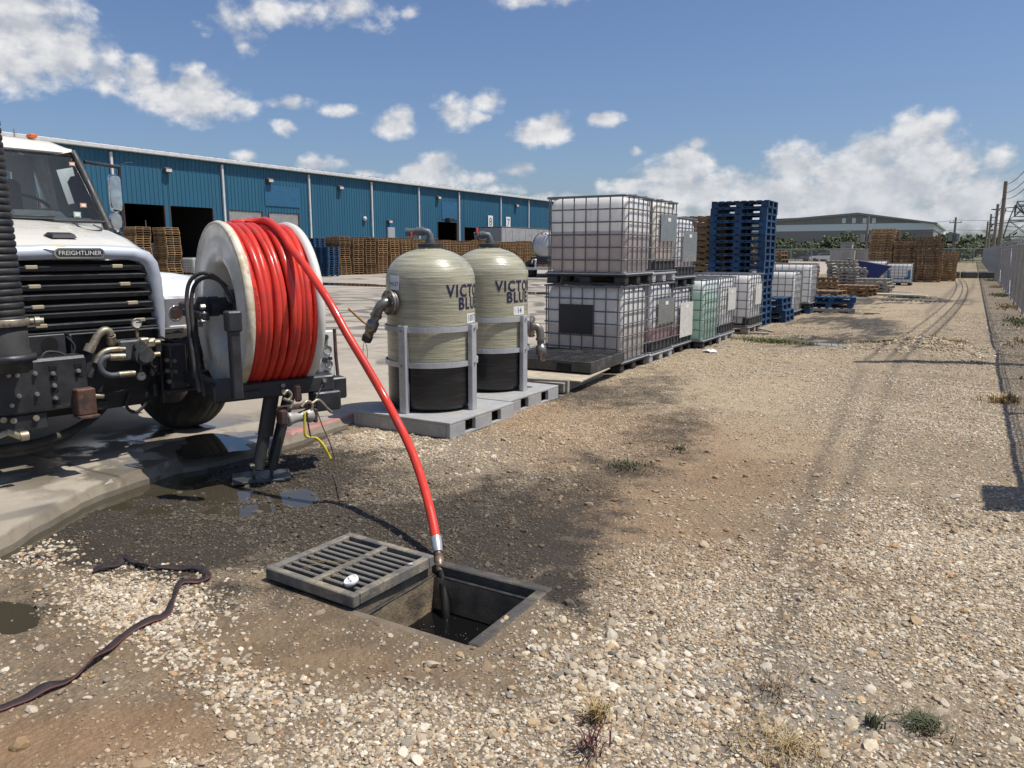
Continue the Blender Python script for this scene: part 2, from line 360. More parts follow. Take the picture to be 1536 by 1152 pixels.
gme = bpy.data.meshes.new('ground'); gme.from_pydata(np.stack([XX, YY, ZZ], -1).reshape(-1, 3).tolist(), [], fq.tolist()); gme.update()
gme.polygons.foreach_set('use_smooth', [True] * len(gme.polygons))
so = soils(XX.ravel(), YY.ravel())
for nm, arr in zip(('wet', 'dirt', 'sand', 'red', 'grey', 'trk'), so):
    at = gme.attributes.new(nm, 'FLOAT', 'POINT'); at.data.foreach_set('value', arr.astype(np.float32))
grassy = ((XX > -9 + 0 * YY) & (YY > 44)).ravel() * np.clip((fbm(XX.ravel() * .2, YY.ravel() * .2, 4) - .3) * 5, 0, 1) * np.clip((YY.ravel() - 44) / 20, 0, 1)
grassy = np.maximum(grassy, np.clip((np.abs(XX.ravel()) - 60) / 40, 0, 1) + np.clip((YY.ravel() - 115) / 20, 0, 1))
grassy = grassy * (1 - np.exp(-((XX.ravel() + .6) / .9) ** 2) * (YY.ravel() < 130))
at = gme.attributes.new('grass', 'FLOAT', 'POINT'); at.data.foreach_set('value', np.clip(grassy, 0, 1).astype(np.float32))
def gravel_nodes():
    m = bpy.data.materials.new('gravel_ground'); m.use_nodes = True; t = m.node_tree; B = NB(t); p = t.nodes['Principled BSDF']
    co = B.n('ShaderNodeTexCoord').outputs['Object']
    A = lambda n: B.n('ShaderNodeAttribute', attribute_name=n).outputs['Fac']
    def vor(sc, seed):
        v = B.n('ShaderNodeTexVoronoi'); B.put(v.inputs['Vector'], B.vm('ADD', co, (seed, seed * 2, 0))); v.inputs['Scale'].default_value = sc; return v
    v1, v2 = vor(42, 0), vor(95, 3.3)
    def stone(v):
        h = B.n('ShaderNodeSeparateColor'); B.put(h.inputs[0], v.outputs['Color'])
        r = B.n('ShaderNodeValToRGB'); B.put(r.inputs[0], h.outputs[0]); e = r.color_ramp.elements
        e[0].position = 0; e[0].color = (.16, .12, .075, 1); e[1].position = 1; e[1].color = (.70, .60, .44, 1)
        for pos, c in ((.2, (.30, .23, .145, 1)), (.42, (.40, .31, .20, 1)), (.58, (.35, .30, .225, 1)), (.75, (.50, .41, .285, 1)), (.9, (.42, .26, .13, 1))):
            q = e.new(pos); q.color = c
        return B.mix(B.mr(v.outputs['Distance'], .25, .62, 0, .7), r.outputs[0], (.13, .10, .065))
    big = B.noise(co, .8, 5, .6); mid = B.noise(co, 5, 6, .65); fine = B.noise(co, 160, 3, .7)
    base = B.mix(B.mr(B.noise(co, 2.2, 4), .42, .58), stone(v1), stone(v2))
    base = B.mix(B.mr(big, .4, .66, 0, .35), base, (.43, .345, .225))
    dirt = B.mix(B.mr(mid, .35, .65), (.215, .152, .09), (.125, .09, .055)); dirt = B.mix(B.mr(fine, .5, .72, 0, .5), dirt, (.34, .255, .165))
    out = B.mix(B.m('MULTIPLY', A('dirt'), .93), base, dirt)
    sand = B.mix(B.mr(mid, .3, .7), (.46, .36, .23), (.37, .285, .18)); sand = B.mix(B.mr(fine, .52, .7, 0, .4), sand, (.24, .19, .13))
    out = B.mix(B.m('MULTIPLY', A('sand'), .82), out, sand)
    out = B.mix(B.m('MULTIPLY', A('red'), .42), out, B.mix(mid, (.40, .22, .105), (.30, .175, .09)))
    out = B.mix(B.m('MULTIPLY', A('grey'), B.mr(mid, .35, .6, .2, .8)), out, (.24, .225, .20))
    out = B.mix(B.m('MULTIPLY', A('trk'), B.mr(B.noise(co, 24, 5, .7), .38, .62, .1, .8)), out, (.095, .08, .06))
    gr = B.mix(B.mr(B.noise(co, 1.4, 5), .35, .65), (.105, .12, .045), (.21, .185, .095)); out = B.mix(A('grass'), out, gr)
    wet = B.mr(B.m('ADD', A('wet'), B.m('ADD', B.m('MULTIPLY_ADD', mid, 1.1, -.55), B.m('MULTIPLY_ADD', B.noise(co, 38, 4, .7), .9, -.45))), .10, .88)
    wc = B.mix(B.mr(mid, .35, .7), (.026, .0225, .019), (.055, .047, .037)); wc = B.mix(B.mr(fine, .55, .75, 0, .5), wc, (.14, .12, .095))
    dk = B.mix(.55, wc, B.mix(1.0, out, (.115, .11, .105), 'MULTIPLY')); out = B.mix(B.m('MULTIPLY', wet, .95), out, dk)
    B.put(p.inputs['Base Color'], out)
    rg = B.m('MULTIPLY', wet, B.mr(B.noise(co, 11, 5, .65), .40, .62)); B.put(p.inputs['Roughness'], B.m('MULTIPLY_ADD', rg, -.5, .93)); p.inputs['Specular IOR Level'].default_value = .35
    bp = B.n('ShaderNodeBump'); bp.inputs['Strength'].default_value = .9; bp.inputs['Distance'].default_value = .012
    hgt = B.m('ADD', B.m('MULTIPLY', B.m('SUBTRACT', .6, v1.outputs['Distance']), .9), B.m('MULTIPLY', fine, .55)); hgt = B.m('ADD', hgt, B.m('MULTIPLY', B.noise(co, 30, 5, .7), .8))
    B.put(bp.inputs['Height'], hgt); B.put(p.inputs['Normal'], bp.outputs[0]); return m
gme.materials.append(gravel_nodes())
go = bpy.data.objects.new('ground', gme); COL.objects.link(go); go['kind'] = 'structure'

# loose gravel: real stones scattered over the ground, one object of instanced pebbles
def scatter(n, y0, y1, x0, x1, smin, smax, pw, dens):
    X = rng.uniform(x0, x1, n * 3); Y = rng.uniform(y0, y1, n * 3)
    px, py = PXN(X, Y); vis = (px > -60) & (px < 1600) & (py < 1210) & (X > edge_x(Y) + .02)
    vis &= ~((X > PIT[0] - .01) & (X < PIT[1] + .01) & (Y > PIT[2] - .01) & (Y < PIT[3] + .01))
    vis &= ~((X > -2.9) & (X < -2.22) & (Y > 2.4) & (Y < 3.05))
    X, Y = X[vis], Y[vis]; s = soils(X, Y); d = dens(X, Y, s); k = rng.random(len(X)) < d
    X, Y, s = X[k][:n], Y[k][:n], [q[k][:n] for q in s]
    sz = smin + (smax - smin) * rng.random(len(X)) ** pw
    return X, Y, s, sz
def dens1(X, Y, s):
    w, d, sa, r, g, t = s; cl = np.clip((fbm(X * 1.1, Y * 1.1, 12) - .28) * 3.2, .12, 1)
    collar = 1 - .8 * ((X > -2.36) & (X < -1.56) & (Y > 2.36) & (Y < 3.13))
    return cl * (1 - .80 * np.clip(w * 1.2, 0, 1)) * (1 - .95 * d) * (1 - .85 * sa) * (1 - .35 * g) * (1 - .6 * t) * collar
sets = [scatter(130000, 1.0, 5.0, -4.9, 1.6, .0028, .0095, 1.8, dens1), scatter(80000, 4.5, 11, -4.6, 1.5, .0038, .0105, 1.7, dens1), scatter(34000, 10, 24, -4.6, 1.4, .006, .014, 1.6, dens1),
        scatter(5200, 1.0, 5.2, -4.6, 1.6, .009, .020, 2.2, dens1), scatter(240, 1.0, 6, -4.4, 1.6, .016, .032, 2.2, lambda X, Y, s: .9 * (1 - .8 * s[0]) * (1 - .5 * s[1]) + 0 * X),
        scatter(9000, 1.2, 6.5, -4.8, -.5, .002, .007, 1.7, lambda X, Y, s: np.clip(s[0] + .6 * s[1], 0, 1) * .8 + .05)]
PX_, PY_, PS_, SO_ = [np.concatenate([np.asarray(s[i]) for s in sets]) for i in (0, 1, 3)] + [None]
wetv = np.concatenate([s[2][0] for s in sets]); redv = np.concatenate([s[2][3] for s in sets]); dirv = np.concatenate([s[2][1] for s in sets])
# the heap of pebbles on the left, by the flat hose, and a few broken pieces
def heap(px, py, n, sx, sy, smin, smax):
    c = G(px, py); X = rng.normal(c.x, sx, n); Y = rng.normal(c.y, sy, n); return X, Y, smin + (smax - smin) * rng.random(n) ** 1.8
for hp in ((205, 900, 2600, .24, .13, .004, .013), (270, 985, 160, .12, .06, .005, .014), (370, 1035, 600, .2, .09, .005, .014), (940, 1010, 300, .22, .14, .007, .022), (40, 835, 500, .2, .12, .005, .014), (230, 940, 420, .16, .1, .005, .013), (1390, 530, 1200, .5, .45, .010, .028)):
    X, Y, s = heap(*hp); PX_ = np.append(PX_, X); PY_ = np.append(PY_, Y); PS_ = np.append(PS_, s); wetv = np.append(wetv, X * 0); redv = np.append(redv, X * 0); dirv = np.append(dirv, X * 0)
ok_ = ~((PX_ > PIT[0] - .02) & (PX_ < PIT[1] + .02) & (PY_ > PIT[2] - .02) & (PY_ < PIT[3] + .02)); PX_, PY_, PS_, wetv, redv, dirv = [q_[ok_] for q_ in (PX_, PY_, PS_, wetv, redv, dirv)]
PZ_ = zfn(PX_, PY_) + PS_ * .12; N = len(PX_)
gm2 = bpy.data.meshes.new('gravel'); gm2.from_pydata(np.stack([PX_, PY_, PZ_], -1).tolist(), [], [])
pal = np.array([(.56, .49, .38), (.42, .35, .26), (.70, .65, .56), (.33, .30, .26), (.50, .37, .23), (.28, .21, .15), (.60, .56, .48), (.47, .42, .34), (.40, .25, .14)])
cc = pal[rng.choice(9, N, p=[.2, .17, .13, .1, .11, .08, .1, .09, .02])] * rng.uniform(.72, 1.08, (N, 1))
cc = cc * np.array((1.08, 1.02, .92)); cc = cc * (1 - .80 * np.clip(wetv * 1.25 + rng.normal(0, .12, N) * (wetv > .2), 0, 1))[:, None]; rd = redv[:, None] * .55; cc = cc * (1 - rd) + rd * np.array((.42, .25, .12)); cc = cc * (1 - .25 * dirv[:, None])
ca = gm2.attributes.new('col', 'FLOAT_COLOR', 'POINT'); ca.data.foreach_set('color', np.c_[cc, np.ones(N)].astype(np.float32).ravel())
sv = np.stack([PS_ * rng.uniform(.8, 1.35, N), PS_ * rng.uniform(.7, 1.1, N), PS_ * rng.uniform(.4, .8, N)], -1)
ca = gm2.attributes.new('sca', 'FLOAT_VECTOR', 'POINT'); ca.data.foreach_set('vector', sv.astype(np.float32).ravel())
ca = gm2.attributes.new('rot', 'FLOAT_VECTOR', 'POINT'); ca.data.foreach_set('vector', np.stack([rng.normal(0, .25, N), rng.normal(0, .25, N), rng.uniform(0, 6.28, N)], -1).astype(np.float32).ravel())
ca = gm2.attributes.new('pick', 'INT', 'POINT'); ca.data.foreach_set('value', rng.integers(0, 5, N).astype(np.int32))
gvo = bpy.data.objects.new('gravel', gm2); COL.objects.link(gvo); tag(gvo, 'loose tan and grey pebbles scattered over the yard', 'gravel', None, 'stuff')
sm_ = bpy.data.materials.new('pebble'); sm_.use_nodes = True; B = NB(sm_.node_tree); pp = sm_.node_tree.nodes['Principled BSDF']
an = B.n('ShaderNodeAttribute', attribute_name='col', attribute_type='INSTANCER'); nz = B.noise(B.n('ShaderNodeTexCoord').outputs['Object'], 3, 5, .7)
B.put(pp.inputs['Base Color'], B.mix(B.mr(nz, .4, .7, 0, .4), an.outputs['Color'], (.20, .16, .11))); pp.inputs['Roughness'].default_value = .85; pp.inputs['Specular IOR Level'].default_value = .3
ng = bpy.data.node_groups.new('pebbles', 'GeometryNodeTree'); ng.interface.new_socket('Geometry', in_out='INPUT', socket_type='NodeSocketGeometry'); ng.interface.new_socket('Geometry', in_out='OUTPUT', socket_type='NodeSocketGeometry')
B = NB(ng); gi = B.n('NodeGroupInput'); gO = B.n('NodeGroupOutput'); jn = B.n('GeometryNodeGeometryToInstance')
for k in range(5):
    ic = B.n('GeometryNodeMeshIcoSphere'); ic.inputs['Radius'].default_value = 1; ic.inputs['Subdivisions'].default_value = 2
    pos = B.n('GeometryNodeInputPosition'); nz = B.n('ShaderNodeTexNoise', noise_dimensions='4D'); nz.inputs['W'].default_value = k * 7.3; nz.inputs['Scale'].default_value = .75; nz.inputs['Detail'].default_value = 2
    sp_ = B.n('GeometryNodeSetPosition'); off = B.vm('MULTIPLY', B.vm('SUBTRACT', nz.outputs['Color'], (.5, .5, .5)), (1.5, 1.5, 1.5))
    B.put(sp_.inputs['Geometry'], ic.outputs[0]); B.put(sp_.inputs['Offset'], off)
    sm2 = B.n('GeometryNodeSetMaterial'); sm2.inputs['Material'].default_value = sm_; B.put(sm2.inputs[0], sp_.outputs[0]); ng.links.new(sm2.outputs[0], jn.inputs[0])
ip = B.n('GeometryNodeInstanceOnPoints'); ip.inputs['Pick Instance'].default_value = True
def na(n, dt): return B.n('GeometryNodeInputNamedAttribute', data_type=dt)
for nm, dt, so_ in (('sca', 'FLOAT_VECTOR', 'Scale'), ('rot', 'FLOAT_VECTOR', 'Rotation'), ('pick', 'INT', 'Instance Index')):
    q = na(nm, dt); q.inputs['Name'].default_value = nm; ng.links.new(q.outputs[0], ip.inputs[so_])
ng.links.new(gi.outputs[0], ip.inputs['Points']); ng.links.new(jn.outputs[0], ip.inputs['Instance']); ng.links.new(ip.outputs[0], gO.inputs[0])
md = gvo.modifiers.new('pebbles', 'NODES'); md.node_group = ng

# ------------------------------------------------------------------ concrete yard
def concrete_mat():
    m = bpy.data.materials.new('yard_concrete'); m.use_nodes = True; t = m.node_tree; B = NB(t); p = t.nodes['Principled BSDF']; co = B.n('ShaderNodeTexCoord').outputs['Object']
    s = B.n('ShaderNodeSeparateXYZ'); B.put(s.inputs[0], co)
    a = B.mix(B.mr(B.noise(co, .35, 6, .65), .35, .65), (.44, .385, .305), (.335, .29, .225)); a = B.mix(B.mr(B.noise(co, 9, 6, .7), .42, .7, 0, .45), a, (.29, .25, .20))
    mk = None                                           # tyre marks: arcs of turning lorries
    for cx, cy, r0, r1, sc in ((-13, 20, 4, 11, 5.5), (-19, 14, 3, 13, 4.2), (-9, 4, 3, 9, 6.1), (-26, 26, 4, 15, 3.6), (-12, 34, 4, 14, 4)):
        d = B.vm('LENGTH', B.vm('SUBTRACT', B.vm('MULTIPLY', co, (1, 1, 0)), (cx, cy, 0)))
        nn = B.noise(B.vm('MULTIPLY', co, (.25, .25, 1)), 1.3 + sc * .1, 3)
        w = B.m('SINE', B.m('MULTIPLY', B.m('ADD', d, B.m('MULTIPLY', nn, 1.6)), sc)); w = B.mr(w, .5, .95)
        w = B.m('MULTIPLY', w, B.m('MULTIPLY', B.mr(d, r0, r0 + 1), B.mr(d, r1, r1 - 2))); w = B.m('MULTIPLY', w, B.mr(B.noise(co, .32 + sc * .02, 3), .42, .56))
        mk = w if mk is None else B.m('MAXIMUM', mk, w)
    a = B.mix(B.m('MULTIPLY', mk, .82), a, (.10, .092, .08))
    jt = None
    for ax, sp in ((0, 5.6), (1, 6.1)):
        fr = B.m('ABSOLUTE', B.m('SUBTRACT', B.m('FRACT', B.m('DIVIDE', B.m('ADD', s.outputs[ax], B.m('MULTIPLY', B.noise(co, .8, 3), .12)), sp)), .5)); j = B.mr(fr, .004, .001)
        jt = j if jt is None else B.m('MAXIMUM', jt, j)
    a = B.mix(B.m('MULTIPLY', jt, .75), a, (.10, .09, .075))
    st = B.mr(B.noise(B.vm('MULTIPLY', co, (.5, .3, 1)), 1.1, 7, .65), .56, .72, 0, .6); a = B.mix(st, a, (.24, .205, .165))
    # red fire-lane paint along the kerb, worn
    rd = B.m('MULTIPLY', B.mr(s.outputs[1], 4.25, 4.45), B.mr(s.outputs[1], 6.8, 6.5)); rd = B.m('MULTIPLY', rd, B.mr(s.outputs[0], -5.01, -4.97)); rd = B.m('MULTIPLY', rd, B.mr(s.outputs[2], .03, .06)); rd = B.m('MULTIPLY', rd, B.mr(B.noise(co, 7, 6, .7), .34, .52))
    a = B.mix(B.m('MULTIPLY', rd, .8), a, (.50, .16, .14))
    wet = B.m('MULTIPLY', B.mr(B.vm('LENGTH', B.vm('MULTIPLY', B.vm('SUBTRACT', co, (-5.35, 3.7, 0)), (1.2, .8, 0))), 1.5, .6), B.mr(B.noise(co, 2.3, 5), .40, .52))
    wet2 = B.m('MULTIPLY', B.mr(B.m('SUBTRACT', s.outputs[1], B.m('MULTIPLY', s.outputs[0], -.12)), 24, 27), B.mr(B.noise(B.vm('MULTIPLY', co, (.25, .6, 1)), .5, 4), .52, .58))
    wet = B.m('MAXIMUM', wet, B.m('MULTIPLY', wet2, B.mr(s.outputs[1], 44, 36)))
    a = B.mix(B.m('MULTIPLY', wet, .72), a, (.085, .072, .055))
    a = B.mix(B.mr(s.outputs[2], .079, .055, 0, .8), a, B.mix(B.noise(co, 14, 5), (.13, .105, .07), (.22, .19, .14)))
    B.put(p.inputs['Base Color'], a); B.put(p.inputs['Roughness'], B.m('MULTIPLY_ADD', wet, -.74, .86)); p.inputs['Specular IOR Level'].default_value = .4
    bp = B.n('ShaderNodeBump'); bp.inputs['Distance'].default_value = .006; B.put(bp.inputs['Strength'], B.m('MULTIPLY_ADD', wet, -.48, .5)); B.put(bp.inputs['Height'], B.m('ADD', B.noise(co, 60, 6, .7), B.m('MULTIPLY', jt, -2)))
    B.put(p.inputs['Normal'], bp.outputs[0]); return m
mb = MB(); rows = []
ys = list(np.arange(-6, 9, .06)) + list(np.arange(9, 140, 2.0))
for y in ys:
    e = float(edge_x(y)) + (float(fbm(np.array([y * 3.1]), np.array([2.2]), 6)[0]) - .47) * .10 + (float(fbm(np.array([y * 14.1]), np.array([4.2]), 7)[0]) - .47) * .04; c = (float(vnoise(np.array([y * 9.]), np.array([7.7]))[0])) * .03
    rows.append([(e + .03 + c * .5, y, -.12), (e + .012 + c, y, .02), (e - .012 - c, y, SLAB - .018 - c * .3), (e - .05, y, SLAB - .002), (e - .12, y, SLAB), (-70, y, SLAB)])
mb.grid(rows, sm=False); yard = mb.build('concrete_yard', concrete_mat()); yard['kind'] = 'structure'

# standing water in the hollows beside the kerb
wm = bpy.data.materials.new('muddy_water'); wm.use_nodes = True; p = wm.node_tree.nodes['Principled BSDF']; B = NB(wm.node_tree)
p.inputs['Base Color'].default_value = (.055, .046, .03, 1); p.inputs['Roughness'].default_value = .03; p.inputs['Specular IOR Level'].default_value = .6
bp = B.n('ShaderNodeBump'); bp.inputs['Strength'].default_value = .06; bp.inputs['Distance'].default_value = .01; B.put(bp.inputs['Height'], B.noise(B.n('ShaderNodeTexCoord').outputs['Object'], 6, 3)); B.put(p.inputs['Normal'], bp.outputs[0])
mb = MB(); mb.grid([[(x, y, -.017) for x in np.linspace(-5.3, -2.95, 8)] for y in np.linspace(1.2, 5.2, 10)]); pw = mb.build('puddle_water', wm); pw['kind'] = 'structure'
def puddle(px, py, rx, ry, z, seed, mtl=wm):
    c = G(px, py, z); r = np.random.default_rng(seed); n = 44; ph = r.uniform(0, 6.28, 4)
    P = []
    for i in range(n):
        a = 2 * math.pi * i / n; k = 1 + .22 * math.sin(2 * a + ph[0]) + .16 * math.sin(3 * a + ph[1]) + .1 * math.sin(5 * a + ph[2]) + .07 * math.sin(9 * a + ph[3])
        P.append((c.x + rx * k * math.cos(a), c.y + ry * k * math.sin(a), z))
    m_ = MB(); m_.add(P, [tuple(range(n))]); o = m_.build('puddle_water', mtl); o['kind'] = 'structure'
puddle(318, 668, .34, .30, SLAB + .003, 1); puddle(520, 427, 7, 1.5, SLAB + .004, 2); puddle(800, 440, 4.5, 1.0, SLAB + .004, 3); puddle(1290, 470, .5, .25, .012, 5); puddle(1245, 517, .55, .18, .012, 6)

# ------------------------------------------------------------------ drain: pit, kerb frame, grate
dirtm = mat('pit_dirt', (.25, .185, .11), .95, 0, (.145, .11, .07), 9, (.35, .65), .9, 34, (.05, .04, .03), 4, (.5, .7))
wetc = mat('wet_concrete', (.085, .077, .066), .55, 0, (.05, .045, .038), 7, (.35, .65), .4, 60, (.19, .155, .11), 3.2, (.46, .66), rr=.2)
steel_d = mat('dark_iron', (.06, .058, .055), .6, .6, (.10, .085, .07), 14, (.4, .65), .3, 60, (.2, .165, .12), 5, (.5, .72))
x0, x1, y0, y1 = PIT
pit = thing('drain_pit', 'open square concrete drain pit holding black water', 'drain', ((x0 + x1) / 2, (y0 + y1) / 2, 0))
ox, oy = (x0 + x1) / 2, (y0 + y1) / 2
hx, hy = (x1 - x0) / 2, (y1 - y0) / 2
mb = MB()
def wall(a, b, inset=.035):
    rws = []
    for k in range(9):
        z = -.045 - k * .03; r_ = []
        for i in range(15):
            t = i / 14; P = Vector(a).lerp(Vector(b), t); nrm = Vector((-P.x, -P.y, 0)); nrm = Vector((0, -1 if P.y > 0 else 1, 0)) if abs(a[1] - b[1]) < 1e-6 else Vector((-1 if P.x > 0 else 1, 0, 0))
            d = inset + .02 * (fbm(np.array([P.x * 9 + P.y * 7]), np.array([z * 12]), 3)[0] - .4) + .002 * k
            r_.append((P.x + nrm.x * d, P.y + nrm.y * d, z))
        rws.append(r_)
    mb.grid(rws)
for a, b in (((-hx, hy, 0), (hx, hy, 0)), ((hx, hy, 0), (hx, -hy, 0)), ((hx, -hy, 0), (-hx, -hy, 0)), ((-hx, -hy, 0), (-hx, hy, 0))): wall(a, b)
mb.build('wall', dirtm, pit)
bw = bpy.data.materials.new('black_water'); bw.use_nodes = True; p = bw.node_tree.nodes['Principled BSDF']; B = NB(bw.node_tree); co = B.n('ShaderNodeTexCoord').outputs['Object']
v = B.n('ShaderNodeTexVoronoi'); B.put(v.inputs['Vector'], co); v.inputs['Scale'].default_value = 55; fo = B.m('MULTIPLY', B.m('LESS_THAN', v.outputs['Distance'], .13), B.mr(B.noise(co, 9, 4), .52, .6))
B.put(p.inputs['Base Color'], B.mix(fo, (.006, .006, .006), (.35, .33, .3))); p.inputs['Roughness'].default_value = .06; p.inputs['Specular IOR Level'].default_value = .25
mb = MB(); mb.add([(-hx + .03, -hy + .03, -.215), (hx - .03, -hy + .03, -.215), (hx - .03, hy - .03, -.215), (-hx + .03, hy - .03, -.215)], [(0, 1, 2, 3)]); mb.build('water', bw, pit)
for bx in ((-hx - .06, hx + .06, hy, hy + .06), (-hx - .06, hx + .06, -hy - .05, -hy), (-hx - .06, -hx, -hy, hy), (hx, hx + .06, -hy, hy)):
    mb = MB(); q = (.0 if bx[3] > 0 else .0)
    mb.cbox(((bx[0] + bx[1]) / 2, (bx[2] + bx[3]) / 2, -.048 + (.008 if bx[3] > hy + .05 or bx[0] > 0 else 0)), (bx[1] - bx[0], bx[3] - bx[2], .092), .006); mb.build('collar', wetc if bx[3] > hy + .05 or bx[0] > 0 else mat('dirty_collar', (.19, .148, .10), .9, 0, (.135, .105, .072), 8, (.35, .65), .6, 60, (.27, .215, .15), 4), pit)
for c, d in (((0, hy - .012, -.055), (2 * hx, .024, .022)), ((0, -hy + .012, -.055), (2 * hx, .024, .022)), ((-hx + .012, 0, -.055), (.024, 2 * hy - .05, .022)), ((hx - .012, 0, -.055), (.024, 2 * hy - .05, .022))):
    mb = MB(); mb.cbox(c, d, .003); mb.build('seat_angle', steel_d, pit)
ironm = mat('grate_iron', (.185, .172, .148), .85, .05, (.11, .102, .088), 9, (.35, .65), .35, 80, (.36, .30, .21), 4, (.46, .64))
GZ = .012
gt = thing('drain_grate', 'square cast iron drain grate with two rows of slots pulled aside', 'grate', (-2.555, 2.722, GZ), R_(-2.6))
W2, D2, H2 = .60, .578, .058
mb = MB().cbox((0, -D2 / 2 + .021, H2 / 2), (W2, .042, H2), .005); mb.build('rim', ironm, gt); mb = MB().cbox((0, D2 / 2 - .021, H2 / 2), (W2, .042, H2), .005); mb.build('rim', ironm, gt)
mb = MB().cbox((-W2 / 2 + .021, 0, H2 / 2), (.042, D2 - .084, H2 - .001), .005); mb.build('rim', ironm, gt); mb = MB().cbox((W2 / 2 - .021, 0, H2 / 2), (.042, D2 - .084, H2 - .001), .005); mb.build('rim', ironm, gt)
mb = MB().cbox((0, 0, H2 / 2 - .001), (.036, D2 - .084, H2 - .004), .004); mb.build('centre_bar', ironm, gt)
bl = (W2 - .084 - .036) / 2; barm = MB().cbox((0, 0, 0), (bl + .004, .021, .044), .004).mesh('bar', ironm)
for sx in (-1, 1):
    for k in range(9): inst('bar', barm, gt, (sx * (.018 + bl / 2), -D2 / 2 + .042 + (k + 1) * (D2 - .084) / 10, H2 - .029))
# plastic lid on the grate
whitep = mat('white_plastic', (.80, .79, .75), .45, 0, (.68, .66, .6), 20, (.5, .7), spec=.4)
gp = G(527, 864, .11); mb = MB(T(gp.x, gp.y, GZ + H2 + .002) @ RZ(R_(-30)) @ T(0, 0, .012) @ RX(R_(24)))
mb.lathe([(.0, .012), (.012, .013), (.014, .009), (.026, .009), (.03, .014), (.034, .013), (.036, .002), (.034, -.008), (.031, -.008), (.03, .005), (0, .006)], 28)
mb.box((0, 0, .012), (.056, .005, .006)); mb.box((0, 0, .0115), (.005, .056, .006)); mb.top('plastic_disc', whitep, 'round white plastic lid lying on the drain grate', 'lid')
sg = G(752 / 1536 * 480 + 380 if False else 615, 845, .08); mb = MB(T(sg.x, sg.y, GZ + H2 + .004) @ RZ(.6) @ RY(1.4)); mb.lathe([(0, -.014), (.008, -.014), (.009, 0), (.007, .014), (0, .014)], 12); mb.top('crumpled_cup', mat('grey_scrap', (.45, .43, .4), .7), 'small pale crumpled scrap lying on the drain grate slots', 'litter')

mb = MB(); rq = random.Random(9)
for i in range(16):
    px, py = rq.uniform(450, 530), rq.uniform(838, 872); a_ = G(px, py, GZ + H2 + .006); b_ = rq.uniform(-1.1, -.3); L_ = rq.uniform(.04, .13); d_ = Vector((math.cos(b_), math.sin(b_) + .9, 0)).normalized() * L_
    mb.tube([a_, a_ + d_ * .5 + Vector((.004, .006, .006)), a_ + d_], .0013, 4)
tag(mb.build('straw', mat('straw', (.45, .33, .16), .8)), 'dry straw strands scattered over the drain grate', 'straw', None, 'stuff')
# ------------------------------------------------------------------ flat discharge hose lying on the dirt
pts = [G(x, y) for x, y in [(-60, 1090), (0, 1070), (60, 1046), (110, 1025), (150, 995), (190, 960), (225, 940), (250, 926), (261, 905), (268, 882), (290, 876), (311, 873), (309, 864), (294, 858), (262, 856), (228, 859), (205, 853), (187, 845), (172, 856), (140, 862)]]
P = spl(pts, 7); rows = []; last = None
for i, q in enumerate(P):
    a, b = P[max(i - 1, 0)], P[min(i + 1, len(P) - 1)]; t_ = (b - a).normalized(); sd = Vector((-t_.y, t_.x, 0))
    z = float(zfn(np.array([q.x]), np.array([q.y]))[0]) + .012 + .006 * math.sin(i * .5); w = .021 - (.006 * math.sin(i * .23) ** 2); tl = .5 * math.sin(i * .19) + .35 * math.sin(i * .41 + 1)
    wd_ = sd * (w * math.cos(tl)) + Vector((0, 0, 1)) * (w * math.sin(tl) * .8); nn = sd.cross(t_) * -.004; c = Vector((q.x, q.y, z + abs(w * math.sin(tl)) * .8))
    rows.append([c - wd_, c - wd_ * .85 + nn * 1.2, c + nn * .7, c + wd_ * .85 + nn * 1.2, c + wd_, c + wd_ * .85 - nn, c - wd_ * .85 - nn, c - wd_])
mb = MB(); mb.grid(rows); mb.mi = [(1 if j % 7 in (0, 4) else 0) for j in range(len(mb.f))]
mb.top('flat_hose', [mat('black_canvas', (.018, .013, .014), .75, 0, (.035, .024, .024), 30, bump=.3, bscale=200), mat('hose_red_edge', (.13, .035, .03), .7)], 'flattened black discharge hose with red edges snaking over the dirt', 'hose')

# ------------------------------------------------------------------ weeds
def blades(mb, c, n, r, h, lean=.5, w=.004, seed=0, m=0, ry=None):
    q = np.random.default_rng(seed)
    for i in range(n):
        a, d = q.uniform(0, 6.28), abs(q.normal(0, r * .5)); x, y = c[0] + math.cos(a) * d, c[1] + math.sin(a) * d * (1 if ry is None else ry / r); b = q.uniform(0, 6.28); L = h * q.uniform(.45, 1.1); ln = L * lean * q.uniform(.2, 1.3)
        z = float(zfn(np.array([x]), np.array([y]))[0]) - .005; u = Vector((math.cos(b), math.sin(b), 0)); s_ = Vector((-u.y, u.x, 0)) * w; p0 = Vector((x, y, z)); p1 = p0 + u * ln * .4 + Vector((0, 0, L * .6)); p2 = p0 + u * ln + Vector((0, 0, L * (1 - .35 * lean)))
        mb.add([p0 - s_, p0 + s_, p1 + s_ * .8, p1 - s_ * .8, p2], [(0, 1, 2, 3), (3, 2, 4)], m)
grn = mat('weed_green', (.13, .16, .06), .7, 0, (.18, .18, .075), 3); dry = mat('dry_straw', (.42, .30, .13), .8, 0, (.30, .22, .11), 5); dkg = mat('dark_weed', (.08, .095, .04), .7, 0, (.14, .12, .065), 6)
def tuft(px, py, n, r, h, mt, label, seed, lean=.6, w=.003, name='grass_tuft', cat='grass', ry=None, kind='stuff'):
    c = G(px, py); mb = MB(); blades(mb, c, n, r, h, lean, w, seed, ry=ry); mb.top(name, mt, label, cat, None, kind)
tuft(1385, 1092, 420, .075, .06, dkg, 'small green grass tuft growing alone in the pale gravel', 1, .9, .0018)
tuft(1310, 1090, 60, .03, .07, dkg, 'thin dark weed sprig between gravel and a dark stick', 2)
tuft(897, 1085, 90, .05, .11, dry, 'upright clump of yellow dry straw in the gravel', 3, .8)
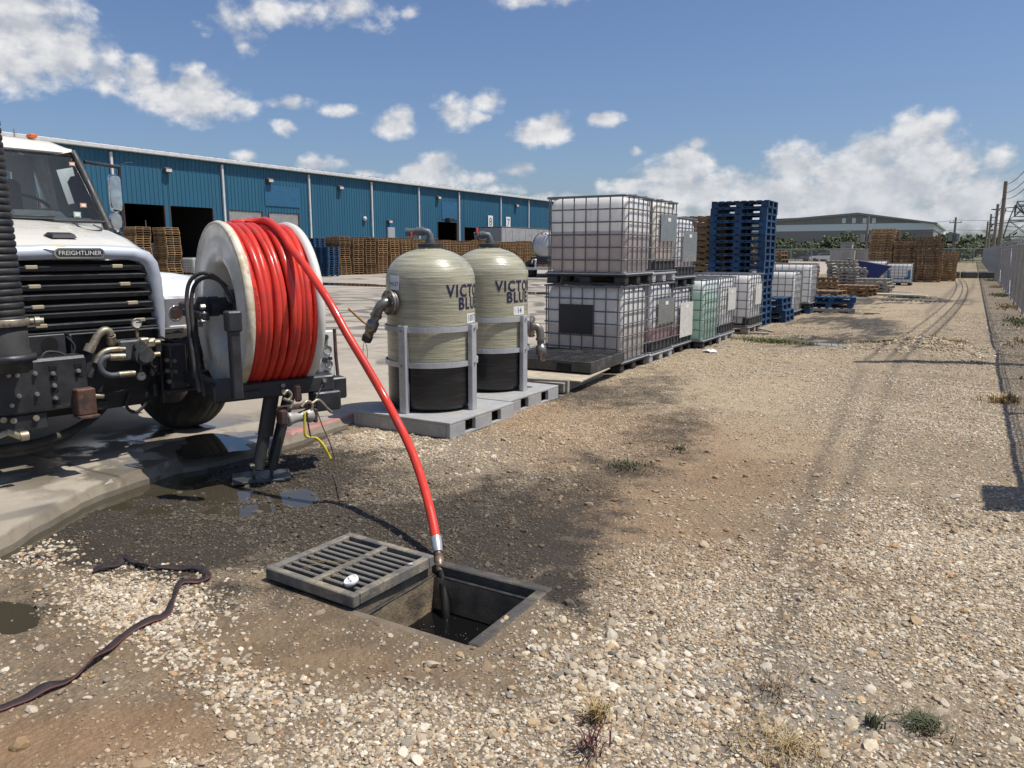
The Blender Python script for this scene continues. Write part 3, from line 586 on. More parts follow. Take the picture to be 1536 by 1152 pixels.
tuft(885, 1130, 50, .06, .10, mat('red_weed', (.10, .035, .035), .7), 'reddish dry weed stems below the straw clump', 4, .9)
tuft(1180, 1130, 300, .22, .07, dry, 'wide mat of dry straw lying on grey gravel', 5, 1.4, .002)
tuft(1160, 1035, 150, .15, .05, mat('straw_grey', (.30, .22, .14), .9), 'flattened greyish dead grass on dusty gravel', 6, 1.6, .002)
tuft(940, 700, 240, .2, .07, dkg, 'low dark green weeds in the oily soil patch', 7, 1.1, .004)
tuft(1020, 674, 130, .16, .05, dkg, 'sparse weeds on the sandy dark path', 8, 1.1, .004)
tuft(1160, 513, 1500, .75, .10, grn, 'green grass strip beside the white totes', 9, .8, .006, 'grass_strip', 'grass', .35, 'stuff')
tuft(1330, 517, 900, .8, .09, mat('grass_dry', (.21, .18, .08), .8), 'drying grass strip by the dark puddle', 10, .9, .006, 'grass_strip', 'grass', .35, 'stuff')
tuft(1425, 528, 400, .4, .10, dry, 'dry weeds on the gravel heap', 12, .8, .006)
tuft(1510, 605, 300, .22, .13, dry, 'dry brown weeds by the fence line', 13, .8, .005)
tuft(1360, 447, 700, .8, .12, dkg, 'dark weeds in the far wet patch', 14, .8, .01, 'grass_strip', 'grass', .4, 'stuff')
for k, (y_, n_) in enumerate(((9, 160), (12, 220), (16, 260), (21, 300), (27, 300), (34, 300), (42, 300), (52, 300))):
    mb = MB(); blades(mb, (1.0, y_, 0), n_, .38, .10, .9, .004 + .0005 * y_, 30 + k, ry=1.8); mb.top('grass_tuft', grn if k % 2 else dry, 'weeds growing along the foot of the chain link fence', 'grass', 'weeds along the fence', 'stuff')

# ------------------------------------------------------------------ sewer cleaning truck (local x: its left side, y: backwards)
TRZ = R_(80); TO = Vector((-5.425, 3.130, 0)); TM = T(*TO) @ RZ(TRZ); TI = TM.inverted()
def TL(px, py, yl):                       # photo pixel -> point of the truck at local depth yl
    d = TI.to_3x3() @ Vector(ray(px, py)); c = TI @ Vector(cC); t = (yl - c.y) / d.y; return c + d * t
truck = thing('vacuum_truck', 'white cab sewer cleaning truck with black slatted grille and open front bumper', 'truck', TO, TRZ)
cream = mat('cab_cream', (.76, .72, .62), .32, 0, (.70, .66, .56), 3, (.4, .7), dirt=(.52, .42, .28), dscale=5, damt=(.63, .78), coat=.3)
whitec = mat('cab_white', (.80, .80, .78), .3, 0, (.72, .72, .70), 4, (.5, .75), dirt=(.5, .46, .4), dscale=6, damt=(.62, .8), coat=.3)
silver = mat('silver_surround', (.58, .62, .68), .42, .25, (.47, .51, .57), 5, (.35, .7), dirt=(.62, .58, .48), dscale=9, damt=(.66, .74))
chrome = mat('chrome', (.78, .78, .78), .14, 1, (.6, .6, .6), 8)
blackp = mat('black_plastic', (.022, .022, .023), .55, 0, (.04, .04, .04), 12, bump=.15, bscale=90, dirt=(.11, .10, .085), dscale=7, damt=(.58, .78))
blacks = mat('black_steel', (.020, .021, .024), .45, 0, (.035, .036, .04), 7, bump=.1, bscale=70, dirt=(.13, .115, .09), dscale=6, damt=(.6, .78))
rub = mat('rubber', (.02, .02, .02), .78, 0, (.045, .043, .04), 9, dirt=(.13, .115, .095), dscale=4, damt=(.5, .75))
brass = mat('dull_fitting', (.42, .37, .27), .45, .6, (.30, .26, .2), 30, dirt=(.12, .1, .07), dscale=30)
steel = mat('worn_steel', (.46, .45, .43), .42, .75, (.30, .28, .26), 18, dirt=(.22, .15, .1), dscale=14, damt=(.58, .76))
rust = mat('rusty_steel', (.13, .06, .04), .8, .2, (.05, .04, .04), 16, dirt=(.2, .1, .06), dscale=20)
amber = mat('amber_lens', (.75, .17, .02), .25, 0, (.6, .12, .02), 10); tanm = mat('tan_clip', (.48, .40, .26), .6)
wsg = glass('windscreen', (.50, .58, .58)); seatm = mat('dark_cloth', (.05, .052, .055), .9); dashm = mat('dash_grey', (.22, .22, .215), .8)
hood_rows = [(.03, .585, (1.30, 1.53, 1.60, 1.622, 1.628)), (.15, .62, (1.36, 1.585, 1.645, 1.665, 1.67)), (.45, .70, (1.38, 1.63, 1.705, 1.73, 1.735)), (.9, .80, (1.42, 1.71, 1.775, 1.80, 1.81)), (1.35, .88, (1.44, 1.74, 1.81, 1.84, 1.85)), (1.77, .945, (1.46, 1.77, 1.84, 1.875, 1.885))]
fr = (1.0, .93, .75, .4, 0)
mb = MB(); mb.grid([[(-w * fr[k], y, z[k]) for k in range(5)] + [(w * fr[k], y, z[k]) for k in (3, 2, 1, 0)] for y, w, z in hood_rows]); mb.build('hood', cream, truck)
# raised seam lines of the hood panel
for sx in (-1, 1):
    ps = [(.62 * sx, 1.25, 1.83), (.56 * sx, .95, 1.795), (.50 * sx, .80, 1.775), (.42 * sx, .78, 1.772), (.40 * sx, .90, 1.788), (.44 * sx, 1.15, 1.828), (.5 * sx, 1.38, 1.853)]
    mb = MB(); mb.tube(spl(ps, 5), .006, 6); mb.build('hood_seam', blackp, truck)
def ring(pairs): return [[o[0] + (.0,), ] for o in pairs]
out = [(.575, .93), (.60, 1.15), (.60, 1.40), (.58, 1.53), (.53, 1.60), (.42, 1.64), (.2, 1.65)]; inn = [(.535, .93), (.535, 1.10), (.505, 1.38), (.475, 1.49), (.44, 1.53), (.36, 1.545), (.18, 1.55)]
full = lambda L: L + [(-x, z) for x, z in reversed(L)]
o_, i_ = full(out), full(inn)
mb = MB(); mb.grid([[(x, .10, z) for x, z in o_], [(x * .995, .02, z) for x, z in o_], [((x + a) / 2 * 1.0 + (x - a) * .28, -.035, (z + b) / 2 + (z - b) * .28) for (x, z), (a, b) in zip(o_, i_)], [(a, -.03, b) for a, b in i_], [(a * .985, .06, b) for a, b in i_]]); mb.build('grille_surround', silver, truck)
mb = MB(); mb.prism([(x, z) for x, z in full([(.53, .93), (.53, 1.10), (.50, 1.38), (.47, 1.49), (.42, 1.54)])], 0, .02, M=Matrix(((1, 0, 0, 0), (0, 0, 1, .07), (0, 1, 0, 0), (0, 0, 0, 1)))); mb.build('grille_mesh', mat('radiator_black', (.008, .008, .008), .9), truck)
for k, (z, hwid) in enumerate(((1.492, .455), (1.432, .47), (1.362, .485), (1.298, .495), (1.222, .505), (1.170, .51), (1.092, .52), (1.040, .525))):
    mb = MB(); mb.add([(-hwid, -.008, z - .022), (hwid, -.008, z - .022), (hwid, -.022, z + .006), (-hwid, -.022, z + .006), (-hwid, .03, z + .022), (hwid, .03, z + .022), (-hwid, .05, z - .014), (hwid, .05, z - .014)], [(0, 1, 3 - 1, 3), (3, 2, 5, 4), (4, 5, 7, 6), (6, 7, 1, 0), (0, 3, 4, 6), (1, 7, 5, 2)]); sl = mb.build('grille_slat', mat('slat_grey', (.05, .05, .052), .5, 0, (.07, .07, .07), 12, dirt=(.14, .13, .11), dscale=7, damt=(.55, .8)), truck)
    if k % 2 == 0:
        for cx in (-.29 + .004 * k, .27 + .022 * k): mb = MB(); mb.cbox((cx, -.008, z + .006), (.075, .03, .026), .004); mb.build('clip', tanm, sl)
for sx in (-1, 1):
    for z0 in (1.46, 1.33, 1.195, 1.065): MB().add([(sx * .40, .03, z0 + .03), (sx * .50, -.01, z0 + .02), (sx * .51, -.01, z0 - .03), (sx * .46, .03, z0 - .025)], [(0, 1, 2, 3)]).build('grille_end', blackp, truck)
    pass
bd = MB(); cap = lambda w, h: [(math.cos(a) * h + (w - h if math.cos(a) >= 0 else h - w), math.sin(a) * h) for a in [2 * math.pi * i / 28 + .001 for i in range(28)]]
XZ = lambda y: Matrix(((1, 0, 0, .01), (0, 0, 1, y), (0, 1, 0, 1.592), (0, 0, 0, 1)))
bd.prism(cap(.165, .037), -.012, .02, M=XZ(-.045)); b_ = bd.build('badge', chrome, truck)
bi = MB(); bi.prism(cap(.152, .026), -.004, .01, M=XZ(-.058)); bi.build('badge_plate', blackp, b_)
bt = MB(); text_mesh('FREIGHTLINER', .042, T(.01, -.0635, 1.592) @ RX(R_(90)), bt, depth=.0008, sx=1.03); bt.build('badge_lettering', whitep, b_)
mb = MB(); mb.add([(-.055, .24, 1.70), (.11, .24, 1.70), (.125, .36, 1.718), (-.075, .36, 1.718), (-.045, .25, 1.725), (.10, .25, 1.725), (.10, .34, 1.742), (-.05, .34, 1.742)], [(0, 1, 5, 4), (1, 2, 6, 5), (2, 3, 7, 6), (3, 0, 4, 7), (4, 5, 6, 7)]); mb.build('hood_latch', blackp, truck)
q = [(-.21, -.034, 1.62), (-.13, -.038, 1.60), (-.10, -.03, 1.618), (-.06, -.02, 1.634), (-.10, .0, 1.649), (-.17, .02, 1.645), (-.23, .01, 1.64)]
mb = MB(); mb.add([(x, y - .004, z + .004) for x, y, z in q], [tuple(range(7))]); mb.build('peeled_patch', mat('primer_tan', (.55, .48, .32), .7), truck)
# fenders, lamps
for sx in (-1, 1):
    prof = [(.10, .96), (.06, 1.02), (.055, 1.18), (.11, 1.28), (.28, 1.37), (.7, 1.42), (1.77, 1.45), (1.77, .72), (1.27, .72)] + [(.66 + .58 * math.cos(a), .60 + .58 * math.sin(a)) for a in [R_(12 + i * 15) for i in range(10)]]
    mb = MB(); n = len(prof); xs = [(.58, 0), (1.02, 0), (1.12, .02), (1.16, .06)]
    mb.grid([[(sx * x, y + (ins if y < .3 else 0), z - (ins * .8 if z > 1.1 else 0)) for y, z in prof + prof[:1]] for x, ins in xs], sm=False); mb.add([(sx * 1.16, y + (.06 if y < .3 else 0), z - (.048 if z > 1.1 else 0)) for y, z in prof], [tuple(range(n))]); mb.build('fender', whitec, truck)
    hl = MB(); hl.cbox((sx * .775, .055, 1.125), (.34, .05, .27), .02); h_ = hl.build('headlight', mat('lamp_housing', (.42, .43, .44), .3, .5), truck)
    for x, r in ((.70, .058), (.845, .052)):
        mb = MB(T(sx * x, .032, 1.13) @ RX(R_(90))); mb.lathe([(r, -.01), (r, .006), (r * .9, .008), (r * .86, -.004), (r * .5, -.022), (0, -.028)], 24); l_ = mb.build('reflector', chrome, h_)
        mb = MB(T(sx * x, .028, 1.13) @ RX(R_(90))); mb.lathe([(r * .88, .004), (r * .6, .012), (0, .016)], 24); mb.build('lens', glass('lamp_glass', (.92, .88, .78)), h_)
    mb = MB(); mb.cbox((sx * .78, .03, 1.015), (.28, .03, .035), .008); mb.build('turn_lamp', mat('lamp_clear', (.6, .6, .58), .25), h_)
CT = T(0, .35, 0)                              # the cab sits this far behind the first guess of the hood end
# cab
mb = MB(CT); mb.bb(-1.0, 1.0, 1.42, 3.1, .72, 1.46); mb.bb(-.99, .99, 1.44, 3.1, 1.46, 1.86); mb.build('cab_body', whitec, truck)
mb = MB(CT); rr = [(1.80, .86, 2.50, 2.47), (1.86, .885, 2.585, 2.50), (2.0, .90, 2.64, 2.52), (2.4, .915, 2.68, 2.53), (3.1, .915, 2.66, 2.52)]
mb.grid([[(-w, y, ze), (-w * .97, y, ze + .06), (-w * .8, y, z - .01), (-w * .4, y, z), (0, y, z + .008), (w * .4, y, z), (w * .8, y, z - .01), (w * .97, y, ze + .06), (w, y, ze)] for y, w, z, ze in rr]); mb.build('roof', cream, truck)
mb = MB(CT); mb.bb(-.91, .91, 3.06, 3.1, 1.86, 2.05); mb.bb(-.91, -.7, 3.06, 3.1, 2.05, 2.6); mb.bb(.7, .91, 3.06, 3.1, 2.05, 2.6); mb.bb(-.7, .7, 3.06, 3.1, 2.42, 2.62); mb.build('rear_wall', whitec, truck)
for sx in (-1, 1):
    mb = MB(CT); mb.tube([(sx * .955, 1.40, 1.80), (sx * .93, 1.50, 1.98), (sx * .885, 1.72, 2.35), (sx * .86, 1.84, 2.53)], [.045, .04, .036, .032], 8); mb.build('pillar', blackp, truck)
    mb = MB(CT); mb.add([(sx * x, y, z) for x, y, z in ((.99, 2.62, 1.86), (.99, 3.1, 1.86), (.9, 3.1, 2.58), (.9, 2.62, 2.58))], [(0, 1, 2, 3)]); mb.build('pillar', whitec, truck)
    mb = MB(CT); mb.add([(sx * x, y, z) for x, y, z in ((.985, 1.52, 1.86), (.985, 2.62, 1.86), (.9, 2.62, 2.56), (.9, 1.90, 2.56))], [(0, 1, 2, 3)]); mb.build('side_window', wsg, truck)
    mb = MB(CT); mb.tube([(sx * .99, 1.95, 1.86), (sx * .9, 2.0, 2.55)], .018, 6); mb.build('vent_bar', blackp, truck)
    dr = MB(CT); dr.cbox((sx * 1.0, 2.05, 1.32), (.03, 1.08, 1.06), .012); d_ = dr.build('door', whitec, truck); mb = MB(CT); mb.cbox((sx * 1.03, 2.48, 1.55), (.03, .14, .03), .006); mb.build('handle', blackp, d_)
ws = MB(CT); ws.grid([[(x * w, y + .05 * abs(x) ** 2, z) for x in (-1, -.75, -.5, -.25, 0, .25, .5, .75, 1)] for y, w, z in ((1.37, .94, 1.87), (1.50, .925, 2.08), (1.64, .90, 2.30), (1.78, .875, 2.50))]); w_ = ws.build('windscreen', wsg, truck)
mb = MB(CT); mb.tube([(x * w, y + .05 * x * x - .004, z) for x, y, w, z in [(k / 6, 1.365, .95, 1.875) for k in range(-6, 7)]], .014, 6); mb.tube([(k / 6 * .88, 1.785 + .05 * (k / 6) ** 2, 2.50) for k in range(-6, 7)], .02, 6); mb.build('windscreen_seal', blackp, w_)
for px, py, w, h in ((108, 246, .05, .035), (125, 308, .055, .04), (116, 322, .06, .05)):
    a = TL(px, py, (1.62 if py < 280 else 1.43) + .33) - Vector((0, .35, 0)); mb = MB(CT); mb.box((a.x, a.y - .0, a.z), (w, .002, h), M=None); s_ = mb.build('sticker', mat('sticker_orange', (.72, .34, .16), .5) if py < 315 else mat('sticker_green', (.45, .66, .55), .5), w_); mb = MB(CT); mb.box((a.x, a.y - .003, a.z), (w * .66, .002, h * .6)); mb.build('print', whitep, s_)
for x0, x1 in ((-.55, .02), (-.05, .48)):
    mb = MB(CT); mb.tube([(x0, 1.37, 1.90), (x1, 1.33 + .03 * abs(x1), 1.915)], .009, 6); mb.cbox(((x0 + x1) / 2, 1.345, 1.905), (.5, .012, .018), .003); mb.build('wiper', blackp, truck)
ins = MB(CT); ins.cbox((0, 1.72, 1.80), (1.8, .5, .22), .06); ins.cbox((.48, 1.86, 1.90), (.5, .3, .16), .06); ins.build('dashboard', dashm, truck)
mb = MB(CT @ T(.45, 1.98, 2.0) @ RX(R_(38))); mb.tube([(math.cos(2 * math.pi * i / 28) * .22, math.sin(2 * math.pi * i / 28) * .22, 0) for i in range(28)], .015, 6, closed=True)
for a in (0, 2.1, 4.2): mb.tube([(0, 0, -.02), (math.cos(a) * .22, math.sin(a) * .22, 0)], .012, 6)
mb.build('steering_wheel', blackp, truck)
for x in (-.45, .45): mb = MB(CT); mb.cbox((x, 2.62, 1.62), (.5, .5, .14), .04); mb.cbox((x, 2.86, 1.98), (.5, .14, .7), .05); mb.cbox((x, 2.88, 2.38), (.28, .1, .2), .04); mb.build('seat', seatm, truck)
for x in (-.7, -.25, .0, .25, .58): mb = MB(CT); mb.cbox((x, 2.02, 2.665), (.07, .10, .04), .012); mb.build('marker_light', amber, truck)
mb = MB(CT); mb.tube([(.45, 2.06, 2.64), (.45, 2.06, 2.72)], .006, 6); mb.build('antenna', steel, truck)
# mirrors
a, b = TL(126, 243, 2.25), TL(179, 251, 2.35); pole = [TL(179, 251, 2.35), TL(181, 300, 2.35), TL(184, 350, 2.33)]
mr = MB(); mr.tube([a, a.lerp(b, .5), b], .018, 8); mr.tube(pole, .017, 8); mr.tube([TL(184, 350, 2.33), Vector((1.0, 2.2, 1.76))], .016, 8); mr.tube(spl([b, TL(184, 246, 2.35), TL(190, 244, 2.35), TL(199, 244, 2.35)], 4), .004, 5); m_ = mr.build('mirror', blacks, truck)
def slab_round(M, w, h, d, n=24, pw=4):
    mb = MB(M); P = []
    for i in range(n):
        t = 2 * math.pi * i / n; c, s = math.cos(t), math.sin(t); P.append((math.copysign(abs(c) ** (2 / pw), c) * w, math.copysign(abs(s) ** (2 / pw), s) * h))
    mb.grid([[(x * .8, -d, z * .9) for x, z in P + P[:1]], [(x * .97, -d * .6, z * .98) for x, z in P + P[:1]], [(x, 0, z) for x, z in P + P[:1]], [(x * .96, d * .25, z * .97) for x, z in P + P[:1]]]); mb.add([(x * .8, -d, z * .9) for x, z in P], [tuple(range(n))]); mb.add([(x * .96, d * .25, z * .97) for x, z in P], [tuple(range(n))]); return mb
c1, c2 = TL(172, 290, 2.32), TL(173, 332, 2.32)
slab_round(T(*c1) @ RZ(R_(-14)), .062, .185, .09).build('mirror_head', chrome, m_); slab_round(T(*c2) @ RZ(R_(-14)), .06, .085, .08, pw=2.6).build('spot_mirror', chrome, m_)
for sx in (-1,):
    mb = MB(); mb.tube([(-.9, 2.3, 2.45), (-1.25, 2.35, 2.42), (-1.25, 2.35, 1.75), (-1.0, 2.2, 1.7)], .017, 8); m2 = mb.build('mirror', blacks, truck); slab_round(T(-1.22, 2.32, 2.15) @ RZ(R_(14)), .062, .185, .09).build('mirror_head', chrome, m2)
# wheels
def wheel(x, y, rz, r=.52, w=.29):
    base = T(x, y, SLAB + r - .008) @ RZ(rz) @ RY(R_(90))
    mb = MB(base); mb.lathe([(r * .56, -w * .42), (r * .75, -w * .5), (r * .93, -w * .47), (r * .985, -w * .36), (r, -w * .3), (r, -w * .16), (r * .975, -w * .155), (r * .975, -w * .12), (r, -w * .115), (r, w * .115), (r * .975, w * .12), (r * .975, w * .155), (r, w * .16), (r, w * .3), (r * .985, w * .36), (r * .93, w * .47), (r * .75, w * .5), (r * .56, w * .42)], 48, sm=False); wh = MB(base).lathe([(0, w * .1), (.1, w * .1), (.13, w * .3), (.2, w * .05), (r * .5, w * .1), (r * .58, w * .44), (r * .55, -w * .44), (0, -w * .3)], 24)
    t_ = bpy.data.objects.new('wheel', None); COL.objects.link(t_); t_.parent = truck; mb.build('tyre', rub, t_); wh.build('rim', steel, t_)
wheel(.99, .66, R_(14)); wheel(-.99, .66, R_(14))
for y in (4.6, 5.9):
    for x in (-.97, .97): wheel(x, y, 0)
# chassis, engine underside, tank body behind the cab
mb = MB()
for x in (-.43, .43): mb.bb(x - .04, x + .04, -.12, 7.0, .68, .94)
mb.bb(-.4, .4, .3, 1.4, .5, 1.1); mb.bb(-.95, .95, .58, .74, .48, .62); mb.bb(-.5, .5, .1, .2, .55, 1.0); mb.bb(-.3, .3, .4, 1.2, .38, .55); mb.bb(-.58, -.38, .2, 1.2, .42, .5); mb.bb(.38, .58, .2, 1.2, .42, .5); mb.bb(-.9, .9, 1.3, 1.4, .55, .9)
mb.build('chassis', blacks, truck)
mb = MB(T(0, 3.75, 1.95) @ RX(R_(-90))); mb.lathe([(0, 0), (.5, .0), (.68, .06), (.7, .12), (.7, 3.5), (.66, 3.6), (0, 3.62)], 36); mb.build('debris_tank', whitec, truck)
mb = MB(); mb.bb(-.9, .9, 3.7, 7.0, .96, 1.12); mb.bb(-.35, .35, 3.45, 6.9, 1.12, 1.35); mb.build('tank_cradle', blacks, truck)
# front: thick bumper channel on the right-hand half, bolts, slots
a, b = Vector((-1.15, -.30, 0)), Vector((-.115, -.30, 0))
bm = MB(); bm.cbox((-.63, -.29, .735), (1.04, .05, .34), .012); bm.cbox((-.63, -.22, .895), (1.04, .16, .03), .008); bm.cbox((-.63, -.22, .575), (1.04, .16, .03), .008); beam = bm.build('bumper', blacks, truck)
for px, py in ((12, 563), (25, 563), (52, 560), (28, 594), (55, 591), (17, 608), (79, 560), (81, 578), (83, 597), (117, 556)):
    a = TL(px, py, -.316); mb = MB(); mb.cyl((a.x, -.305, a.z), (a.x, -.330, a.z), .015, 6); mb.cyl((a.x, -.329, a.z), (a.x, -.342, a.z), .009, 8); mb.build('bolt', steel, beam)
for px, py in ((79, 552), (80, 567), (82, 585), (84, 603), (117, 548), (118, 562)):
    a = TL(px, py, -.316); mb = MB(); mb.cbox((a.x, -.3165, a.z), (.05, .006, .03), .002); mb.build('slot', mat('slot_black', (.004, .004, .004), .9), beam)
mb = MB(); mb.cbox((-.78, -.16, .93), (.3, .14, .05), .02); mb.cbox((-.36, -.2, .97), (.34, .02, .17), .006); mb.cyl((-.62, -.16, .95), (-.95, -.16, .95), .05, 12); mb.build('bracket', blacks, truck)
mb = MB(); mb.cyl((-.29, -.212, .985), (-.29, -.204, .985), .055, 20); mb.build('port_hole', mat('slot_black', (.004,) * 3), truck)
mb = MB(); mb.cbox((-.155, -.34, .60), (.12, .1, .18), .008); mb.cbox((-.155, -.36, .50), (.13, .13, .02), .004); mb.build('hitch_pocket', rust, truck)
# valve plate with hydraulic block, gauges and bent pipes
vp = MB(); vp.cbox((.17, -.06, .75), (.60, .02, .56), .006); vp.cbox((.17, -.09, 1.035), (.62, .08, .012), .003); vp.cbox((.475, -.1, .75), (.014, .1, .57), .003); vp.cbox((-.135, -.1, .75), (.014, .1, .57), .003); vpl = vp.build('valve_plate', blacks, truck)
mb = MB(); mb.cbox((.26, -.16, .90), (.22, .14, .15), .012); mb.cyl((.30, -.23, .86), (.30, -.28, .86), .068, 18); mb.cyl((.30, -.28, .86), (.30, -.30, .86), .05, 12); mb.cyl((.28, -.23, .93), (.28, -.27, .93), .04, 8); mb.build('hydraulic_block', mat('cast_grey', (.06, .063, .068), .5, .2, (.09, .09, .09), 14), vpl)
for px, py in ((214, 512), (213, 535), (222, 515), (222, 533)):
    a = TL(px, py, -.2); mb = MB(); mb.cbox((a.x, -.2, a.z), (.07, .09, .055), .01); mb.cyl((a.x + .03, -.2, a.z), (a.x + .085, -.2, a.z), .02, 10); mb.build('coupling', brass, vpl)
def pipe(name, pxs, yl, r, mt, par): mb = MB(); mb.tube(spl([TL(x, y, yl) for x, y in pxs], 5), r, 10); return mb.build(name, mt, par)
pipe('pipe', [(166, 503), (163, 497), (156, 496), (148, 502), (141, 514), (135, 527)], -.2, .028, brass, vpl); pipe('pipe', [(187, 524), (173, 524), (160, 526), (150, 533), (144, 545)], -.22, .02, brass, vpl)
pipe('pipe', [(135, 527), (131, 540), (130, 560)], -.18, .026, rub, vpl); pipe('pipe', [(144, 545), (139, 556), (134, 566)], -.2, .022, rub, vpl)
pipe('pipe', [(187, 535), (172, 535), (157, 537), (150, 547), (154, 558), (166, 563), (180, 562)], -.25, .021, mat('grey_hose', (.09, .10, .115), .6), vpl); pipe('pipe', [(178, 562), (202, 560)], -.25, .023, brass, vpl); pipe('pipe', [(164, 536), (187, 535)], -.255, .026, brass, vpl); pipe('pipe', [(137, 594), (155, 594)], -.2, .018, brass, vpl)
mb = MB(); mb.tube([TL(166, 503, -.2), TL(167, 515, -.17)], .034, 8); mb.tube([TL(137, 517, -.2), TL(132, 528, -.2)], .036, 8); mb.build('collar', brass, vpl)
mb = MB(); mb.tube([TL(206, 505, -.2), TL(205, 492, -.2)], .012, 8); mb.build('gauge_stem', brass, vpl)
for px, py, r in ((205, 485, .036), (212, 564, .034)):
    a = TL(px, py, -.22); mb = MB(T(*a) @ RX(R_(90))); mb.lathe([(0, -.025), (r, -.025), (r, .006), (r * .86, .008), (r * .84, .002)], 22); g_ = mb.build('gauge', steel, vpl); mb = MB(T(*a) @ RX(R_(90))); mb.lathe([(r * .85, .003), (0, .003)], 22); mb.build('dial', mat('dial_cream', (.72, .68, .58), .5), g_); mb = MB(T(*a) @ RX(R_(90))); mb.box((.3 * r, .2 * r, .0045), (r * .9, .004, .001)); mb.build('needle', blackp, g_)
mb = MB(); mb.cbox((.585, -.13, .73), (.13, .14, .36), .01); mb.cbox((.66, -.10, .78), (.14, .02, .30), .004); mb.cbox((.60, -.18, .56), (.26, .12, .02), .004); mb.cbox((.6, .02, 1.0), (.26, .1, .05), .01); mb.build('side_bracket', mat('bracket_grey', (.045, .047, .05), .5, .2, (.07, .07, .07), 9), truck)
for px, py in ((250, 540), (251, 556), (253, 572), (261, 541), (262, 557)): a = TL(px, py, -.205); mb = MB(); mb.cyl((a.x, -.195, a.z), (a.x, -.222, a.z), .016, 6); mb.build('bolt', steel, truck)
# loose cables and small lines strung about the front
for pp, yl, r, mt in (([(100, 505), (112, 520), (108, 540), (118, 552)], -.15, .008, rub), ([(128, 575), (150, 590), (180, 588), (205, 575)], -.17, .009, rub), ([(240, 505), (262, 512), (285, 505), (300, 520)], -.1, .010, rub), ([(225, 548), (240, 560), (262, 556), (290, 566)], -.16, .009, rub), ([(24, 500), (30, 515), (27, 530)], -.2, .004, steel), ([(195, 590), (190, 610), (205, 618), (225, 600)], -.1, .012, rub), ([(60, 540), (70, 528), (92, 530), (104, 540)], -.24, .008, rub)):
    mb = MB(); mb.tube(spl([TL(x, y, yl) for x, y in pp], 5), r, 7); mb.build('cable', mt, truck)
for px, py, w, h in ((150, 606, .10, .05), (236, 520, .05, .12), (270, 530, .10, .08), (232, 585, .03, .10)): a = TL(px, py, -.13); mb = MB(); mb.cbox(a, (w, .05, h), .006); mb.build('bracket', blacks, truck)
# slack hoses below the bumper
mb = MB(); mb.tube(spl([(-1.2, -.1, .5), (-.9, -.15, .36), (-.4, -.05, .30), (0, .1, .36), (.3, .3, .5)], 6), .03, 10); mb.tube(spl([(-1.2, -.05, .45), (-.8, -.08, .30), (-.3, 0, .26), (.1, .2, .38)], 6), .026, 10); mb.build('slack_hose', rub, truck)
mb = MB(); mb.tube([TL(-5, 655, -.35), TL(12, 648, -.35), TL(30, 655, -.33)], .022, 8); mb.tube([TL(30, 655, -.33), TL(42, 653, -.33)], .032, 10); mb.build('cam_lock', brass, truck)
mb = MB(); mb.cbox((-.72, -.22, .50), (.7, .14, .12), .012); mb.build('lower_channel', blacks, truck)
for px, py in ((5, 630), (20, 631), (54, 627)): a = TL(px, py, -.30); mb = MB(); mb.cyl((a.x, -.285, a.z), (a.x, -.31, a.z), .02, 8); mb.build('bolt', brass, truck)

# ------------------------------------------------------------------ corrugated suction hose hanging at the bumper
sh = thing('suction_hose', 'thick black corrugated suction hose standing upright before the grille', 'hose', TM @ Vector((-.62, -.5, .88)), TRZ)
Mi = Matrix.Rotation(R_(0), 4, 'X'); prof = []
z = .30
while z < 2.55: prof += [(.116, z), (.121, z + .008), (.121, z + .026), (.116, z + .034), (.1125, z + .037)]; z += .041
mb = MB(RY(R_(-1.2))); mb.lathe(prof, 36); mb.build('hose_wall', mat('ribbed_rubber', (.016, .016, .017), .62, 0, (.035, .034, .032), 12, dirt=(.16, .145, .12), dscale=9, damt=(.64, .8)), sh)
mb = MB(); mb.lathe([(.0, .0), (.125, .0), (.125, .12), (.117, .13), (.117, .31), (.10, .32)], 32); mb.build('hose_cuff', rub, sh)
mb = MB(); mb.lathe([(.128, .275), (.132, .28), (.132, .315), (.128, .32), (.118, .32)], 32); mb.cyl((.13, -.03, .297), (.20, -.05, .297), .022, 10); mb.cyl((.15, -.05, .297), (.175, -.055, .297), .03, 8); mb.build('clamp', brass, sh)
mb = MB(); mb.lathe([(.0, .06), (.15, .06), (.15, .1), (0, .1)], 24); mb.bb(-.1, .1, -.02, .3, -.02, .06); mb.build('mount', blacks, sh)
mb = MB(RY(R_(-1.2))); mb.lathe([(.125, 2.50), (.135, 2.52), (.135, 2.62), (.12, 2.64), (.12, 2.9)], 24); mb.cyl((.12, -.06, 2.57), (.19, -.1, 2.57), .03, 8); mb.build('top_coupling', rub, sh)
mb = MB(); mb.tube(spl([(-.05, 0, 2.8), (-.06, .1, 3.05), (-.1, .5, 3.25), (-.2, 1.5, 3.35), (-.2, 3.5, 3.4)], 6), .12, 16); mb.cbox((-.02, -.02, 2.87), (.36, .2, .06), .01); mb.build('boom', blacks, sh)

